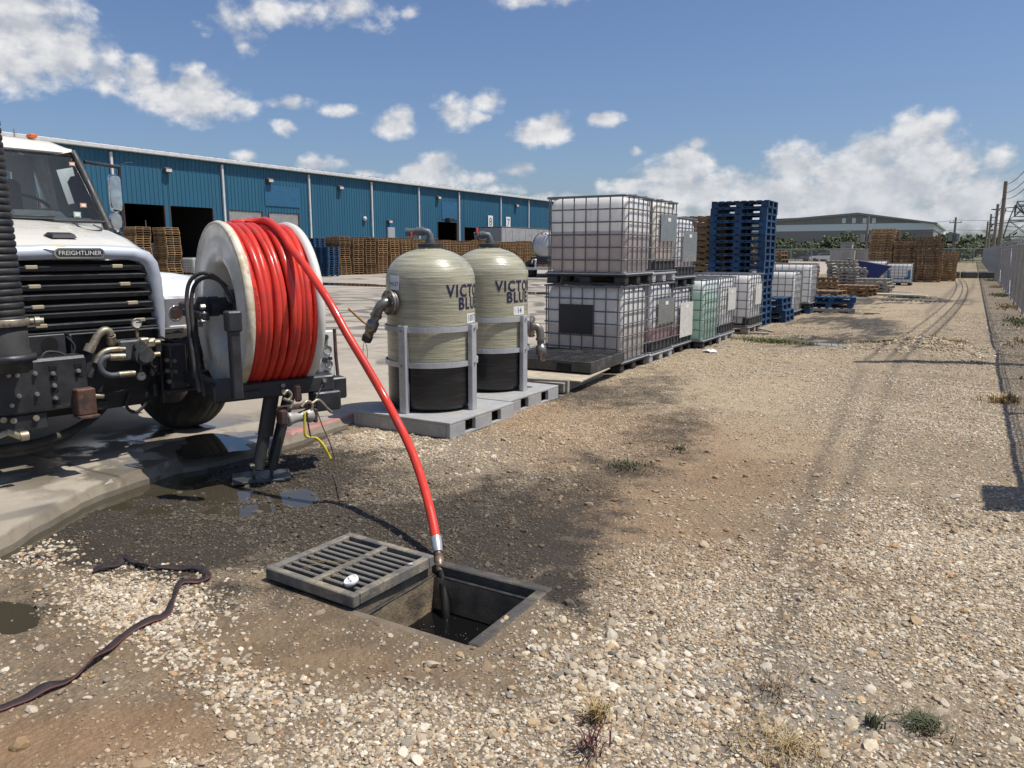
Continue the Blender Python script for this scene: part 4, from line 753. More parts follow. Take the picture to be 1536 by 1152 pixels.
# ------------------------------------------------------------------ hose reel on the front of the truck
RRZ = R_(68); RL = AD(385, 461, 5.60); RL.z = 0; reel = thing('hose_reel', 'large white flanged hose reel on a black steel frame', 'hose reel', RL, RRZ)
RM = T(*RL) @ RZ(RRZ); RI = RM.inverted(); HZ = 1.205
flg = mat('flange_white', (.72, .70, .63), .38, 0, (.62, .59, .51), 5, (.4, .65), dirt=(.36, .26, .12), dscale=6, damt=(.58, .76), coat=.1)
MX = lambda s, x: T(x, 0, HZ) @ RY(R_(90 * s))
for s, x in ((-1, -.235), (1, .235)):
    mb = MB(MX(s, x)); mb.lathe([(.40, -.02), (.585, -.02), (.603, -.012), (.608, .01), (.60, .03), (.585, .034), (.56, .018), (.50, .020), (.43, .03), (.385, .032), (.34, .018), (.305, -.03), (.285, -.12), (.28, -.21), (.14, -.22), (.14, -.17), (.05, -.17), (0, -.17)], 72); f_ = mb.build('flange', flg, reel); mb = MB(MX(s, x)); mb.lathe([(.586, -.024), (.606, -.015), (.612, .01), (.604, .034), (.588, .038), (.582, .03)], 72); mb.build('rim', (mat('flange_rim', (.70, .65, .52), .5, 0, (.50, .40, .24), 9, (.42, .66), dirt=(.28, .16, .07), dscale=12, damt=(.58, .72)) if s < 0 else flg), f_)
mb = MB(MX(1, 0)); mb.lathe([(.40, -.24), (.40, .24)], 48); mb.build('drum', flg, reel)
# frame
pb_ = RI @ G(356, 592, .70)
fb = MB(); fb.cbox((-.02, -.33, .655), (.86, .11, .115), .01); fb.cbox((-.36, .15, .655), (.09, .86, .09), .01); fb.cbox((.42, .15, .655), (.09, .86, .09), .01); fb.cbox((0, .45, .655), (.75, .09, .1), .01); fb.cbox((-.36, -.30, .69), (.14, .16, .10), .01); frm = fb.build('base_frame', blacks, reel)
mb = MB(); mb.cbox((pb_.x, pb_.y, .93), (.062, .075, .52), .008); mb.build('post', blacks, reel)
mb = MB(); mb.cbox((-.38, .30, .95), (.06, .09, .55), .008); mb.cbox((-.38, .30, 1.2), (.05, .5, .06), .008); mb.build('post', blacks, reel)
mb = MB(); mb.cbox((.36, .0, .92), (.06, .12, .56), .008); mb.build('post', blacks, reel)
mb = MB(); mb.cbox((pb_.x - .03, .03, 1.17), (.05, .5, .055), .006); mb.cbox((pb_.x, pb_.y, 1.17), (.09, .1, .13), .01); mb.build('arm', blacks, reel)
mb = MB(); mb.cyl((-.335, -.04, HZ + .02), (-.10, -.04, HZ + .02), .062, 18); mb.cyl((-.345, -.04, HZ + .02), (-.29, -.04, HZ + .02), .072, 10); mb.cbox((-.16, -.02, HZ - .01), (.09, .24, .28), .015); mb.build('motor', blacks, reel)
mb = MB(T(0, .05, 0) @ MX(-1, -.36)); mb.cyl((0, 0, -.02), (0, 0, .03), .085, 14); mb.cyl((.0, .0, .03), (0, 0, .05), .05, 6); mb.build('sprocket', blackp, reel)
for k, (y, z) in enumerate(((-.2, 1.235), (-.2, 1.14), (-.18, 1.185), (-.12, 1.11))): mb = MB(); mb.cyl((-.42, y, z), (-.45, y, z), .02, 6); mb.build('bolt', steel, reel)
a = [(300, 588), (291, 545), (283, 490), (280, 450), (284, 424), (298, 411), (316, 412), (332, 424), (343, 442), (348, 455)]
mb = MB(); mb.tube(spl([RI @ AD(x, y, 5.22) for x, y in a], 5), .014, 8); mb.tube(spl([RI @ AD(x + 7, y + 6, 5.25) for x, y in a], 5), .014, 8); mb.build('hydraulic_hose', rub, reel)
mb = MB(); mb.tube([RI @ AD(340, 432, 5.24), RI @ AD(347, 452, 5.24)], .022, 8); mb.build('hose_fitting', steel, reel)
for x, z in ((.02, .675), (.02, .635), (.33, .68)): mb = MB(); mb.cyl((x, -.38, z), (x, -.40, z), .016, 8); mb.build('bolt', steel, frm)
mb = MB(); mb.cbox((-.2, -.40, .635), (.12, .04, .05), .006); mb.build('latch', blacks, frm)
# control panel on the right
mb = MB(); mb.cbox((.475, -.10, .82), (.12, .05, .38), .006); cp = mb.build('control_panel', mat('panel_white', (.74, .73, .70), .4, 0, (.6, .6, .56), 9, dirt=(.2, .18, .15), dscale=12, damt=(.6, .75)), reel)
for x, z, r in ((.475, .865, .036), (.485, .755, .030)):
    mb = MB(T(x, -.127, z) @ RX(R_(90))); mb.lathe([(r, -.005), (r, .014), (r * .85, .016), (r * .84, .008)], 20); g_ = mb.build('gauge', steel, cp); mb = MB(T(x, -.127, z) @ RX(R_(90))); mb.lathe([(r * .84, .009), (0, .009)], 20); mb.build('dial', mat('dial_grey', (.4, .39, .36), .4), g_)
for x, z, r in ((.46, .965, .022), (.45, .79, .02), (.495, .80, .012), (.455, .70, .013)): mb = MB(); mb.cyl((x, -.125, z), (x, -.155, z), r, 12); mb.build('knob', blackp, cp)
mb = MB(); mb.cyl((.475, -.13, .945), (.47, -.14, .90), .009, 6); mb.build('lever', steel, cp)
mb = MB(); mb.tube([(.545, -.12, 1.02), (.55, -.12, .80), (.555, -.14, .58), (.545, -.16, .50), (.47, -.2, .49)], .014, 8); mb.build('guard_bar', rust, reel)
mb = MB(MX(1, .47)); mb.lathe([(0, -.03), (.085, -.03), (.085, .02), (.07, .03), (0, .03)], 24, M=T(.0 - .05, -.03, 0)); mb.build('cover', blackp, reel)
mb = MB(); mb.cbox((.42, -.28, .60), (.22, .12, .16), .01); mb.cbox((.34, -.36, .53), (.2, .14, .14), .01); mb.build('gearbox', blacks, reel)
# roller, shackles, strap bits
def RLp(px, py, yl): return RI @ (TM @ TL(px, py, yl - .92))
a, b = RLp(429, 629, -.42), RLp(466, 622, -.42); q = (b - a).to_track_quat('Z', 'Y').to_matrix().to_4x4(); L_ = (b - a).length
mb = MB(T(*a) @ q); mb.lathe([(0, 0), (.052, 0), (.055, .012), (.040, L_ * .25), (.034, L_ * .5), (.040, L_ * .75), (.055, L_ - .012), (.052, L_), (0, L_)], 24); mb.build('roller', mat('roller_grey', (.50, .47, .42), .45, .3), reel)
mb = MB(); c = RLp(423, 625, -.42); mb.cbox(c, (.05, .1, .1), .008); c = RLp(470, 622, -.42); mb.cbox(c, (.03, .1, .1), .008); mb.cbox(RLp(445, 610, -.40), (.26, .06, .03), .006); mb.build('roller_bracket', rust, reel)
mb = MB(); c = RLp(447, 590, -.38); mb.cbox(c, (.05, .015, .12), .012); mb.build('guide_plate', rust, reel)
for pp in ([(425, 592), (431, 586), (437, 592), (433, 600), (425, 598)], [(452, 610), (460, 602), (468, 606), (466, 618), (456, 622)], [(468, 605), (478, 600), (490, 612), (497, 618)], [(430, 600), (438, 603), (436, 612)]):
    mb = MB(); mb.tube(spl([RLp(x, y, -.45) for x, y in pp], 4), .011, 6); mb.build('shackle', brass, reel)
def ribbon(pp, w, mt, name, dy=-.46):
    P = spl([RLp(x, y, dy) for x, y in pp], 5); mb = MB(); mb.grid([[p + Vector((w, 0, .004)), p + Vector((0, -.006, 0)), p + Vector((-w, 0, -.004))] for p in P]); o = mb.build(name, mt, reel); md = o.modifiers.new('s', 'SOLIDIFY'); md.thickness = .002
ribbon([(457, 618), (457, 635), (458, 652), (463, 656), (474, 657), (484, 667), (492, 680), (496, 689)], .010, mat('yellow_tape', (.72, .58, .05), .5), 'caution_tape')
mb = MB(); mb.tube(spl([RLp(476, 618, -.46), RLp(484, 640, -.47), RLp(496, 668, -.48), RLp(504, 700, -.5), RI @ G(510, 752, .01)], 5), .004, 5); mb.tube(spl([RI @ G(510, 752, .012), RI @ G(525, 752, .012), RI @ G(541, 750, .01)], 3), .004, 5); mb.build('cord', rust, reel)
mb = MB(); mb.tube(spl([RLp(460, 618, -.46), RLp(463, 640, -.46), RLp(466, 655, -.46)], 4), .006, 5); mb.tube(spl([RLp(490, 560, -.2), RLp(480, 585, -.4), RLp(470, 605, -.45)], 4), .006, 5); mb.build('strap', blackp, reel)
# stabiliser leg with foot plate
pc = RI @ G(388, 717); pz = float(zfn(np.array([G(388, 717).x]), np.array([G(388, 717).y]))[0])
lg = MB(); 
lg.tube([(-.02, -.28, .62), pc + Vector((.0, .0, .07))], .042, 10); lg.tube([(.10, -.26, .60), pc + Vector((.1, .03, .06))], .03, 8); lg.tube([(.10, -.34, .60), pc + Vector((.09, -.04, .06))], .03, 8)
lg.cyl(pc + Vector((-.06, 0, .09)), pc + Vector((.14, 0, .09)), .025, 10); leg_ = lg.build('stabiliser_leg', mat('leg_green_black', (.03, .033, .03), .5, 0, (.05, .05, .045), 8, dirt=(.12, .11, .09), dscale=7), reel)
mb = MB(T(pc.x + .02, pc.y, pz + .02) @ RZ(R_(-18))); mb.cbox((0, 0, 0), (.40, .27, .02), .004); mb.cbox((-.05, 0, .05), (.02, .1, .1), .004); mb.cbox((.07, 0, .05), (.02, .1, .1), .004); mb.build('foot_plate', MATS['leg_green_black'], reel)
mb = MB(); mb.cyl((-.02, -.28, .62), pc.lerp(Vector((-.02, -.28, .62)), .5), .055, 12); mb.build('ram', blacks, reel)

# ------------------------------------------------------------------ red jetting hose: turns on the reel and the run into the drain
redm = mat('hose_red', (.68, .055, .032), .30, 0, (.56, .036, .024), 9, (.4, .7), dirt=(.34, .09, .07), dscale=9, damt=(.54, .76), spec=.45, rr=.2)
jh = thing('jetting_hose', 'red high pressure hose wound on the reel and running into the drain', 'hose', RL, RRZ)
HR = .027; rr_ = random.Random(3)
lay = [(x * .87, r) for x, r in [(-.232, .472), (-.178, .478), (-.125, .472), (-.072, .476), (-.020, .474), (.033, .478), (.086, .472), (.138, .476), (.190, .473), (.238, .470), (-.205, .528), (-.150, .532), (-.085, .534), (-.040, .53), (.010, .533), (.065, .53), (.118, .534), (.168, .530), (.215, .528), (-.235, .566), (-.19, .572), (-.135, .574), (-.075, .572), (-.02, .575), (.05, .573), (.10, .575), (.155, .572), (.20, .574), (.243, .566)]]
inkm = mat('hose_print', (.62, .048, .03), .32, 0, (.20, .018, .014), 90, (.45, .55))
for x, r in lay:
    ph, ph2, am = rr_.uniform(0, 6.28), rr_.uniform(0, 6.28), rr_.uniform(.006, .018) if r > .5 else .004; n = 64
    P = [(x + am * math.sin(a + ph) + am * .4 * math.sin(3 * a + ph2), (r + .006 * math.sin(2 * a + ph2)) * math.cos(a), HZ + (r + .006 * math.sin(2 * a + ph)) * math.sin(a)) for a in [2 * math.pi * i / n for i in range(n)]]
    mb = MB(); mb.tube(P, HR, 12, closed=True)
    if r > .5:
        for k in range(len(mb.f)):
            c_ = sum((Vector(mb.v[q]) for q in mb.f[k]), Vector()) / 4; seg = k // 12
            if math.hypot(c_.y, c_.z - HZ) > r + HR * .80 and (c_.x - P[seg][0]) > .004 and (seg + int(x * 90)) % 5 != 0: mb.mi[k] = 1
    mb.build('coil', [redm, inkm], jh)
run = [(-.03, .30, HZ + .47)]
fpx = [(372, 343, 5.62), (398, 344, 5.45), (425, 361, 5.28), (450, 389, 5.12), (475, 424, 4.98), (497, 458, 4.90), (520, 500, 4.84), (546, 543, 4.80), (575, 593, 4.76), (597, 634, 4.64), (615, 671, 4.52), (629, 708, 4.40), (640, 745, 4.28), (648, 778, 4.18), (654, 808, 4.09)]
P = spl([RI @ AD(*q) for q in fpx], 6); P = spl([Vector((-.12, .33, HZ + .46)), Vector((-.08, .18, HZ + .575)), P[0] if P[0].z > HZ + .5 else Vector((-.03, .02, HZ + .63))], 6) + P[6:]
for i, q in enumerate(P):                      # the run lies on the turns, not in them
    r_ = math.hypot(q.y, q.z - HZ)
    if abs(q.x) < .26 and r_ < .628: k_ = .628 / r_; P[i] = Vector((q.x, q.y * k_, HZ + (q.z - HZ) * k_))
mb = MB(); mb.tube(P, HR * .96, 14); mb.build('free_run', redm, jh)
e0 = RI @ AD(654, 806, 4.09); e1 = RI @ AD(657, 828, 4.04); e2 = RI @ AD(659, 846, 4.0)
mb = MB(); mb.tube([e0, e0.lerp(e1, .6), e1], [.029, .029, .025], 14); mb.build('ferrule', mat('ferrule_steel', (.66, .66, .65), .35, .6, (.5, .5, .5), 20), jh)
mb = MB(); mb.tube([e1, e1.lerp(e2, .4), e1.lerp(e2, .45), e2], [.019, .019, .026, .026], 10); mb.tube([e2, RI @ AD(661, 858, 3.97)], .024, 12); mb.build('swivel', mat('rusty_fitting', (.30, .22, .16), .5, .6, (.14, .07, .045), 30), jh)
bl_ = [AD(661, 856, 3.97), AD(665, 880, 3.93), AD(668, 910, 3.88), AD(668, 940, 3.86), AD(666, 970, 3.87), AD(663, 1010, 3.9)]
mb = MB(); mb.tube(spl([RI @ q for q in bl_], 5), .022, 12); mb.build('leader', mat('black_rubber_hose', (.009, .009, .010), .6, 0, (.018, .018, .018), 12, spec=.2), jh)

# ------------------------------------------------------------------ two resin tanks on grey pallets
frp = bpy.data.materials.new('fibreglass'); frp.use_nodes = True; B = NB(frp.node_tree); p = frp.node_tree.nodes['Principled BSDF']; co = B.n('ShaderNodeTexCoord').outputs['Object']
oi = B.n('ShaderNodeObjectInfo'); co2 = B.vm('ADD', co, B.vm('MULTIPLY', oi.outputs['Location'], (3, 3, 0)))
w1 = B.noise(B.vm('MULTIPLY', co2, (2.2, 2.2, 60)), 1.0, 5, .6, .25); w2 = B.noise(B.vm('MULTIPLY', co2, (1, 1, 3)), 3, 5, .6); s3 = B.n('ShaderNodeSeparateXYZ'); B.put(s3.inputs[0], co)
c_ = B.mix(B.mr(w1, .34, .66), (.45, .425, .295), (.265, .25, .175)); c_ = B.mix(B.mr(w2, .35, .7, 0, .5), c_, (.46, .43, .30)); c_ = B.mix(B.mr(B.noise(co2, 2.5, 6, .6), .6, .72, 0, .55), c_, (.17, .15, .09))
blk = B.mr(s3.outputs[2], .415, .418); bc = B.mix(B.mr(w1, .5, .8), (.008, .008, .009), (.035, .034, .033))
B.put(p.inputs['Base Color'], B.mix(blk, bc, c_)); p.inputs['Roughness'].default_value = .34; p.inputs['Coat Weight'].default_value = .25; p.inputs['Coat Roughness'].default_value = .2
bp = B.n('ShaderNodeBump'); bp.inputs['Strength'].default_value = .85; bp.inputs['Distance'].default_value = .006; B.put(bp.inputs['Height'], B.m('ADD', w1, B.m('MULTIPLY', B.noise(B.vm('MULTIPLY', co2, (1.5, 1.5, 5)), 4, 3), 1.0))); B.put(p.inputs['Normal'], bp.outputs[0])
galv = mat('galvanised', (.56, .57, .59), .48, .45, (.46, .47, .49), 10, bump=.1, bscale=60, dirt=(.3, .27, .23), dscale=5, damt=(.6, .8))
greyp = mat('grey_paint', (.38, .38, .37), .8, 0, (.30, .30, .29), 5, bump=.3, bscale=50, dirt=(.38, .33, .26), dscale=4, damt=(.52, .75))
pvc = mat('grey_pvc', (.13, .14, .15), .45, 0, (.10, .11, .12), 10); redh = mat('red_handle', (.62, .08, .06), .5); inkb = mat('dark_blue_ink', (.018, .016, .06), .6)
pipe_s = mat('cast_pipe', (.30, .28, .25), .42, .7, (.2, .18, .16), 16, dirt=(.12, .09, .06), dscale=14)
PZ = .15
def grey_pallet(x0, x1, y0, y1, label):
    t = thing('pallet', label, 'pallet', ((x0 + x1) / 2, (y0 + y1) / 2, 0)); w, d = (x1 - x0) / 2, (y1 - y0) / 2
    mb = MB(); mb.cbox((0, 0, PZ - .011), (2 * w, 2 * d, .022), .004); mb.build('deck', greyp, t)
    for x in (-w + .02, 0, w - .02):             # stringers along y with two fork notches
        for a, b in ((-d, -d + .24), (-.14, .14), (d - .24, d)):
            mb = MB(); mb.cbox((x, (a + b) / 2, .068), (.04, b - a - .002, .118), .004); mb.build('stringer', greyp, t)
        mb = MB(); mb.cbox((x, 0, .014), (.042, 2 * d - .01, .02), .003); mb.build('runner', greyp, t)
    for y in (-d + .012, d - .012): mb = MB(); mb.cbox((0, y, .068), (2 * w - .084, .022, .12), .004); mb.build('end_board', greyp, t)
    return t
grey_pallet(-4.84, -3.745, 5.26, 6.34, 'grey painted pallet under the tank with the inlet pipe')
grey_pallet(-4.93, -3.82, 6.37, 7.44, 'grey painted pallet under the tank beside the wooden boards')
def tank(loc, rad, top, label, no, inlet, az_txt):
    t = thing('filter_tank', label, 'tank', (*loc, PZ)); h = top - PZ; sh_ = h - .315      # shoulder height
    prof = [(0, .0), (rad * .8, .0), (rad * .97, .03), (rad, .07)] + [(rad, .07 + (sh_ - .07) * k / 10) for k in range(1, 11)] + [(rad * math.cos(a) ** .93, sh_ + .295 * math.sin(a) ** .97) for a in [R_(k * 9) for k in range(1, 9)]] + [(.105, h - .025), (.105, h), (0, h)]
    mb = MB(); mb.lathe(prof, 64); mb.build('shell', frp, t)
    mb = MB(); mb.lathe([(.0, h + .028), (.085, h + .028), (.115, h + .02), (.115, h - .005), (.10, h - .02)], 20, sm=False); mb.build('neck_flange', blackp, t)
    vt = MB()
    if inlet: path = [(0, 0, h + .02), (0, 0, h + .10), (-.01, -.01, h + .125), (-.05, -.03, h + .135), (-.20, -.10, h + .125)]
    else: path = [(0, 0, h + .02), (0, 0, h + .08), (-.01, -.01, h + .11), (-.05, -.03, h + .115), (-.14, -.08, h + .10)]
    vt.tube(path, .033, 12); vt.cyl((0, 0, h + .02), (0, 0, h + .06), .045, 14); vt.tube(path[-2:-1] + [tuple(Vector(path[-2]).lerp(Vector(path[-1]), .4))], .041, 12); vt.tube([tuple(Vector(path[-2]).lerp(Vector(path[-1]), .8)), path[-1]], .041, 12); v_ = vt.build('vent_pipe', pvc, t)
    mb = MB(); q = Vector(path[-2]).lerp(Vector(path[-1]), .55); mb.cbox(q + Vector((0, -.03, -.03 if inlet else .05)), (.014, .035, .055), .004); mb.build('valve_handle', redh, v_)
    for z in (.44, .76):
        R2 = rad + .012; mb = MB(); mb.lathe([(R2, z - .024), (R2 + .012, z - .024), (R2 + .012, z + .024), (R2, z + .024), (R2, z - .024)], 64, sm=False); mb.build('hoop', galv, t)
    for k in range(4):
        a = R_((-88 if inlet else -95) + k * 90); M_ = RZ(a) @ T(rad + .042, 0, 0)
        mb = MB(M_); mb.cbox((.012, 0, .40), (.012, .075, .80), .003); mb.cbox((-.008, .035, .40), (.045, .008, .80), .002); mb.cbox((-.008, -.035, .40), (.045, .008, .80), .002)
        ps = mb.build('post', galv, t); mb = MB(M_); mb.cyl((.015, 0, .44), (.03, 0, .44), .013, 6); mb.cyl((.015, 0, .76), (.03, 0, .76), .013, 6); mb.build('bolt', steel, ps)
    # lettering wrapped round the shell; az_txt = angle of the middle of the words
    for txt, z, sz, dx, m_, sx in (('VICTOR', 1.10, .152, .01, inkb, 1.0), ('BLUE', .985, .152, .03, inkb, 1.0), (no, .85, .085, .06 if inlet else .035, whitep, .8)):
        mb = MB(); wrap = lambda v: Vector(((rad + .0035) * math.cos(az_txt + (v.x + dx) / rad), (rad + .0035) * math.sin(az_txt + (v.x + dx) / rad), z + v.y))
        if txt is no:
            for i in range(12):
                a0, a1 = az_txt + (dx - .085 + i * .17 / 12) / rad, az_txt + (dx - .085 + (i + 1) * .17 / 12) / rad; r_ = rad + .002
                mb.add([(r_ * math.cos(a0), r_ * math.sin(a0), z - .045), (r_ * math.cos(a1), r_ * math.sin(a1), z - .045), (r_ * math.cos(a1), r_ * math.sin(a1), z + .045), (r_ * math.cos(a0), r_ * math.sin(a0), z + .045)], [(0, 1, 2, 3)])
            pl = mb.build('number_plate', whitep, t); mb = MB(); text_mesh(txt, sz, None, mb, warp=lambda v: Vector(((rad + .004) * math.cos(az_txt + (v.x + dx) / rad), (rad + .004) * math.sin(az_txt + (v.x + dx) / rad), z + v.y)), sx=.9); mb.build('number', inkb, pl)
        else:
            text_mesh(txt, sz, None, mb, warp=wrap, sx=.86, bold=.004, spc=1.18); mb.build('lettering', inkb, t)
    return t
TA = tank((-4.355, 5.84), .415, 1.655, 'olive fibreglass tank with an inlet pipe and small white INLET sign', '1017', True, R_(1.5))
TB = tank((-4.42, 6.98), .405, 1.665, 'olive fibreglass tank numbered 14 standing by the wooden boards', '14', False, R_(-14))
def elbow_pipe(t, ang, z, rad, hang, length):
    M_ = RZ(ang) @ T(rad, 0, z); MY = M_ @ RY(R_(90))
    fl = MB(MY); fl.cyl((0, 0, -.03), (0, 0, .03), .07, 20); fl.cyl((0, 0, .02), (0, 0, .042), .115, 26); fl.cyl((0, 0, .048), (0, 0, .07), .115, 26)
    for k in range(8): a = k * math.pi / 4; fl.cyl((math.cos(a) * .095, math.sin(a) * .095, .01), (math.cos(a) * .095, math.sin(a) * .095, .085), .009, 6)
    f_ = fl.build('pipe_flange', pipe_s, t); d = Vector(hang)
    P = [Vector((.06, 0, 0)), Vector((.10, 0, 0)), Vector((.13, 0, -.0)) + d * .03, Vector((.14, 0, 0)) + d * .08, Vector((.14, 0, 0)) + d * .13]
    mb = MB(M_); mb.tube(spl(P, 5), .045, 14); e = P[-1]; mb.tube([e - d * .01, e + d * .012], .054, 14); mb.tube([e, e + d * length * .3, e + d * length * .32, e + d * length * .7, e + d * length * .72, e + d * length], [.04, .04, .056, .056, .043, .043], 14); mb.build('elbow', pipe_s, f_)
    return M_, e, d, f_
M_, e, d, f_ = elbow_pipe(TA, R_(251), 1.0, .40, Vector((.15, -.45, -.88)).normalized(), .22)
mb = MB(M_); mb.tube([e + d * .22, e + d * .27], [.05, .046], 14); mb.build('dust_cap', blackp, f_); mb = MB(M_); q = e + d * .12; mb.tube([q, q + Vector((.02, -.05, .02)), q + Vector((.06, -.06, .05)), q + Vector((.19, -.07, .17))], .011, 8); mb.build('lever', mat('orange_handle', (.45, .24, .08), .6), f_)
mb = MB(M_); c = e + d * .33; mb.tube([c + Vector((math.cos(a) * .02 - .01, math.cos(a) * .075, math.sin(a) * .085 - .05)) for a in [2 * math.pi * i / 24 for i in range(24)]], .003, 5, closed=True); mb.build('cap_loop', steel, f_)
a = R_(256); mb = MB(RZ(a) @ T(.418, 0, 1.175)); mb.cbox((0, 0, 0), (.004, .13, .125), .001); s_ = mb.build('inlet_sign', mat('sign_pale', (.72, .74, .78), .5), TA); mb = MB(); text_mesh('INLET', .05, RZ(a) @ T(.4212, 0, 1.165) @ RZ(R_(90)) @ RX(R_(90)), mb); mb.build('lettering', inkb, s_)
M_, e, d, f_ = elbow_pipe(TB, R_(25), .66, .40, Vector((.05, 0, -1)).normalized(), .24)
mb = MB(M_); q = e + d * .15; mb.tube([q, q + Vector((0, -.06, 0)), q + Vector((0, -.10, -.07))], .012, 8); mb.build('lever', rust, f_)

# ------------------------------------------------------------------ pallets
wood = mat('pallet_wood', (.31, .19, .095), .85, 0, (.21, .13, .068), 5, (.35, .65), .4, 30, (.11, .075, .05), 2.2, (.5, .72), rnd=.30, stretch=(1, 4, 4))
woodlt = mat('pallet_wood_fresh', (.42, .27, .13), .85, 0, (.30, .19, .095), 5, (.35, .65), .4, 30, rnd=.22, stretch=(1, 4, 4))
woodgr = mat('weathered_wood', (.42, .385, .32), .9, 0, (.30, .27, .22), 5, (.35, .65), .4, 26, (.2, .17, .13), 3, rnd=.15, stretch=(1, 6, 6))
bluew = mat('pallet_blue', (.014, .066, .155), .65, 0, (.010, .045, .105), 6, (.35, .65), .3, 30, (.055, .07, .10), 3, (.54, .74), rnd=.30)
def stringer_pallet(w=1.2, d=1.0, h=.135):       # stringers along x, boards along y
    mb = MB(); b = .018
    for y in (-d / 2 + .02, 0, d / 2 - .02):
        pl = [(-w / 2, b), (-w * .36, b), (-w * .35, b + .038), (-w * .15, b + .038), (-w * .14, b), (w * .14, b), (w * .15, b + .038), (w * .35, b + .038), (w * .36, b), (w / 2, b), (w / 2, h - b), (-w / 2, h - b)]
        mb.prism(pl, -.019, .019, M=T(0, y, 0) @ RX(R_(90)))
    for k in range(7): x = -w / 2 + .05 + (w - .1) * k / 6; mb.box((x, 0, h - b / 2), (.092, d, b - .001))
    for k in (0, 2, 4, 6) if w > 1 else (0, 3, 6): x = -w / 2 + .05 + (w - .1) * k / 6; mb.box((x, 0, b / 2), (.092, d, b - .001))
    return mb
def block_pallet(w=1.2, d=1.0, h=.14):
    mb = MB(); b = .018
    for x in (-w / 2 + .075, 0, w / 2 - .075):
        for y in (-d / 2 + .06, 0, d / 2 - .06): mb.box((x, y, .064), (.15, .12, .088))
    for y in (-d / 2 + .06, 0, d / 2 - .06): mb.box((0, y, h - b * 1.5 - .001), (w, .12, b)); mb.box((0, y, .010), (w, .12, b))
    for x in (-w / 2 + .075, w / 2 - .075): mb.box((x, 0, .012), (.14, d - .3, b))
    for k in range(8): y = 0; x = -w / 2 + .05 + (w - .1) * k / 7; mb.box((x, 0, h - b / 2), (.10, d, b - .001))
    return mb
ME_W = stringer_pallet().mesh('pallet', wood); ME_L = stringer_pallet().mesh('pallet', woodlt); ME_B = block_pallet().mesh('pallet', bluew); ME_G = stringer_pallet().mesh('pallet', woodgr)
PH = {id(ME_W): .135, id(ME_L): .135, id(ME_B): .14, id(ME_G): .135}; NP = [0]; rest_w = MB(); rp = random.Random(11)
def stack(x, y, n, me, label, group, z0=SLAB, rz=0, jit=.018, stuff=False, mats=None, mi=0):
    hgt = PH[id(me)]; lx = ly = 0
    for k in range(n):
        lx, ly = lx * .7 + rp.gauss(0, jit), ly * .7 + rp.gauss(0, jit); a = rz + rp.gauss(0, .008)
        if stuff:
            V = [v.co for v in me.vertices]; rest_w.add(V, [tuple(p.vertices) for p in me.polygons], mi, False, T(x + lx, y + ly, z0 + k * (hgt + .001)) @ RZ(a)); continue
        m2 = me if mats is None or rp.random() > .35 else mats
        tag(inst('pallet', m2, None, (x + lx, y + ly, z0 + k * (hgt + .001)), a), label, 'pallet', group); NP[0] += 1
# near truck, before the open doors
gA = 'brown pallets stacked before the open warehouse doors'; lA = 'brown wooden pallet in the stacks before the open warehouse doors'
stack(-43.0, 28.6, 22, ME_L, lA, gA, mats=ME_W); stack(-42.6, 30.3, 22, ME_L, lA, gA, mats=ME_W); stack(-44.4, 27.0, 21, ME_L, lA, gA, stuff=True)
# long row along the warehouse: the near stacks one by one, the rest of the row as one mass
lB = 'brown wooden pallet in the long row of stacks along the blue warehouse'; gB = 'pallets in the long row along the warehouse'
yy = 38.9; k = 0; rowc = []
while yy < 86: rowc.append(yy); yy += 1.29
for k, yy in enumerate(rowc):
    n = 18 if k < 8 else 17 + (k % 3 == 0); x = -36.6
    if k < 3: stack(x, yy, n, ME_W, lB, gB, mats=ME_L if k > 3 else None)
    else: stack(x, yy, n, ME_L, lB, gB, stuff=True)
    stack(x - 1.35, yy + .1, n + (k % 2), ME_W, lB, gB, stuff=True)
lC = 'blue pallet in the blue stacks at the end of the long pallet row'; gC = 'blue pallets beside the long row'
stack(-36.9, 36.9, 17, ME_B, lC, gC); stack(-35.2, 36.3, 13, ME_B, lC, gC); stack(-37.3, 35.0, 16, ME_B, lC, gC, stuff=True, mi=1); stack(-38.6, 37.0, 19, ME_W, 'brown wooden pallet stacked behind the blue pallet stacks', 'brown pallets behind the blue stacks', stuff=True)
# brown stack behind the caged totes
lD = 'brown wooden pallet in the stack between the stacked totes and the tall blue stack'; gD = 'brown pallets behind the totes'
stack(-5.35, 17.6, 17, ME_W, lD, gD, z0=SLAB, mats=None); stack(-6.7, 17.75, 17, ME_W, lD, gD, z0=SLAB)
# tall blue stack
lE = 'blue pallet in the tall blue stack behind the white totes'; stack(-4.42, 17.4, 19, ME_B, lE, 'blue pallets of the tall stack', z0=0, rz=0, jit=.007)
lF = 'blue pallet in the short pile at the foot of the tall blue stack'; stack(-4.15, 18.75, 4, ME_B, lF, 'blue pallets of the short pile', z0=0, jit=.04)
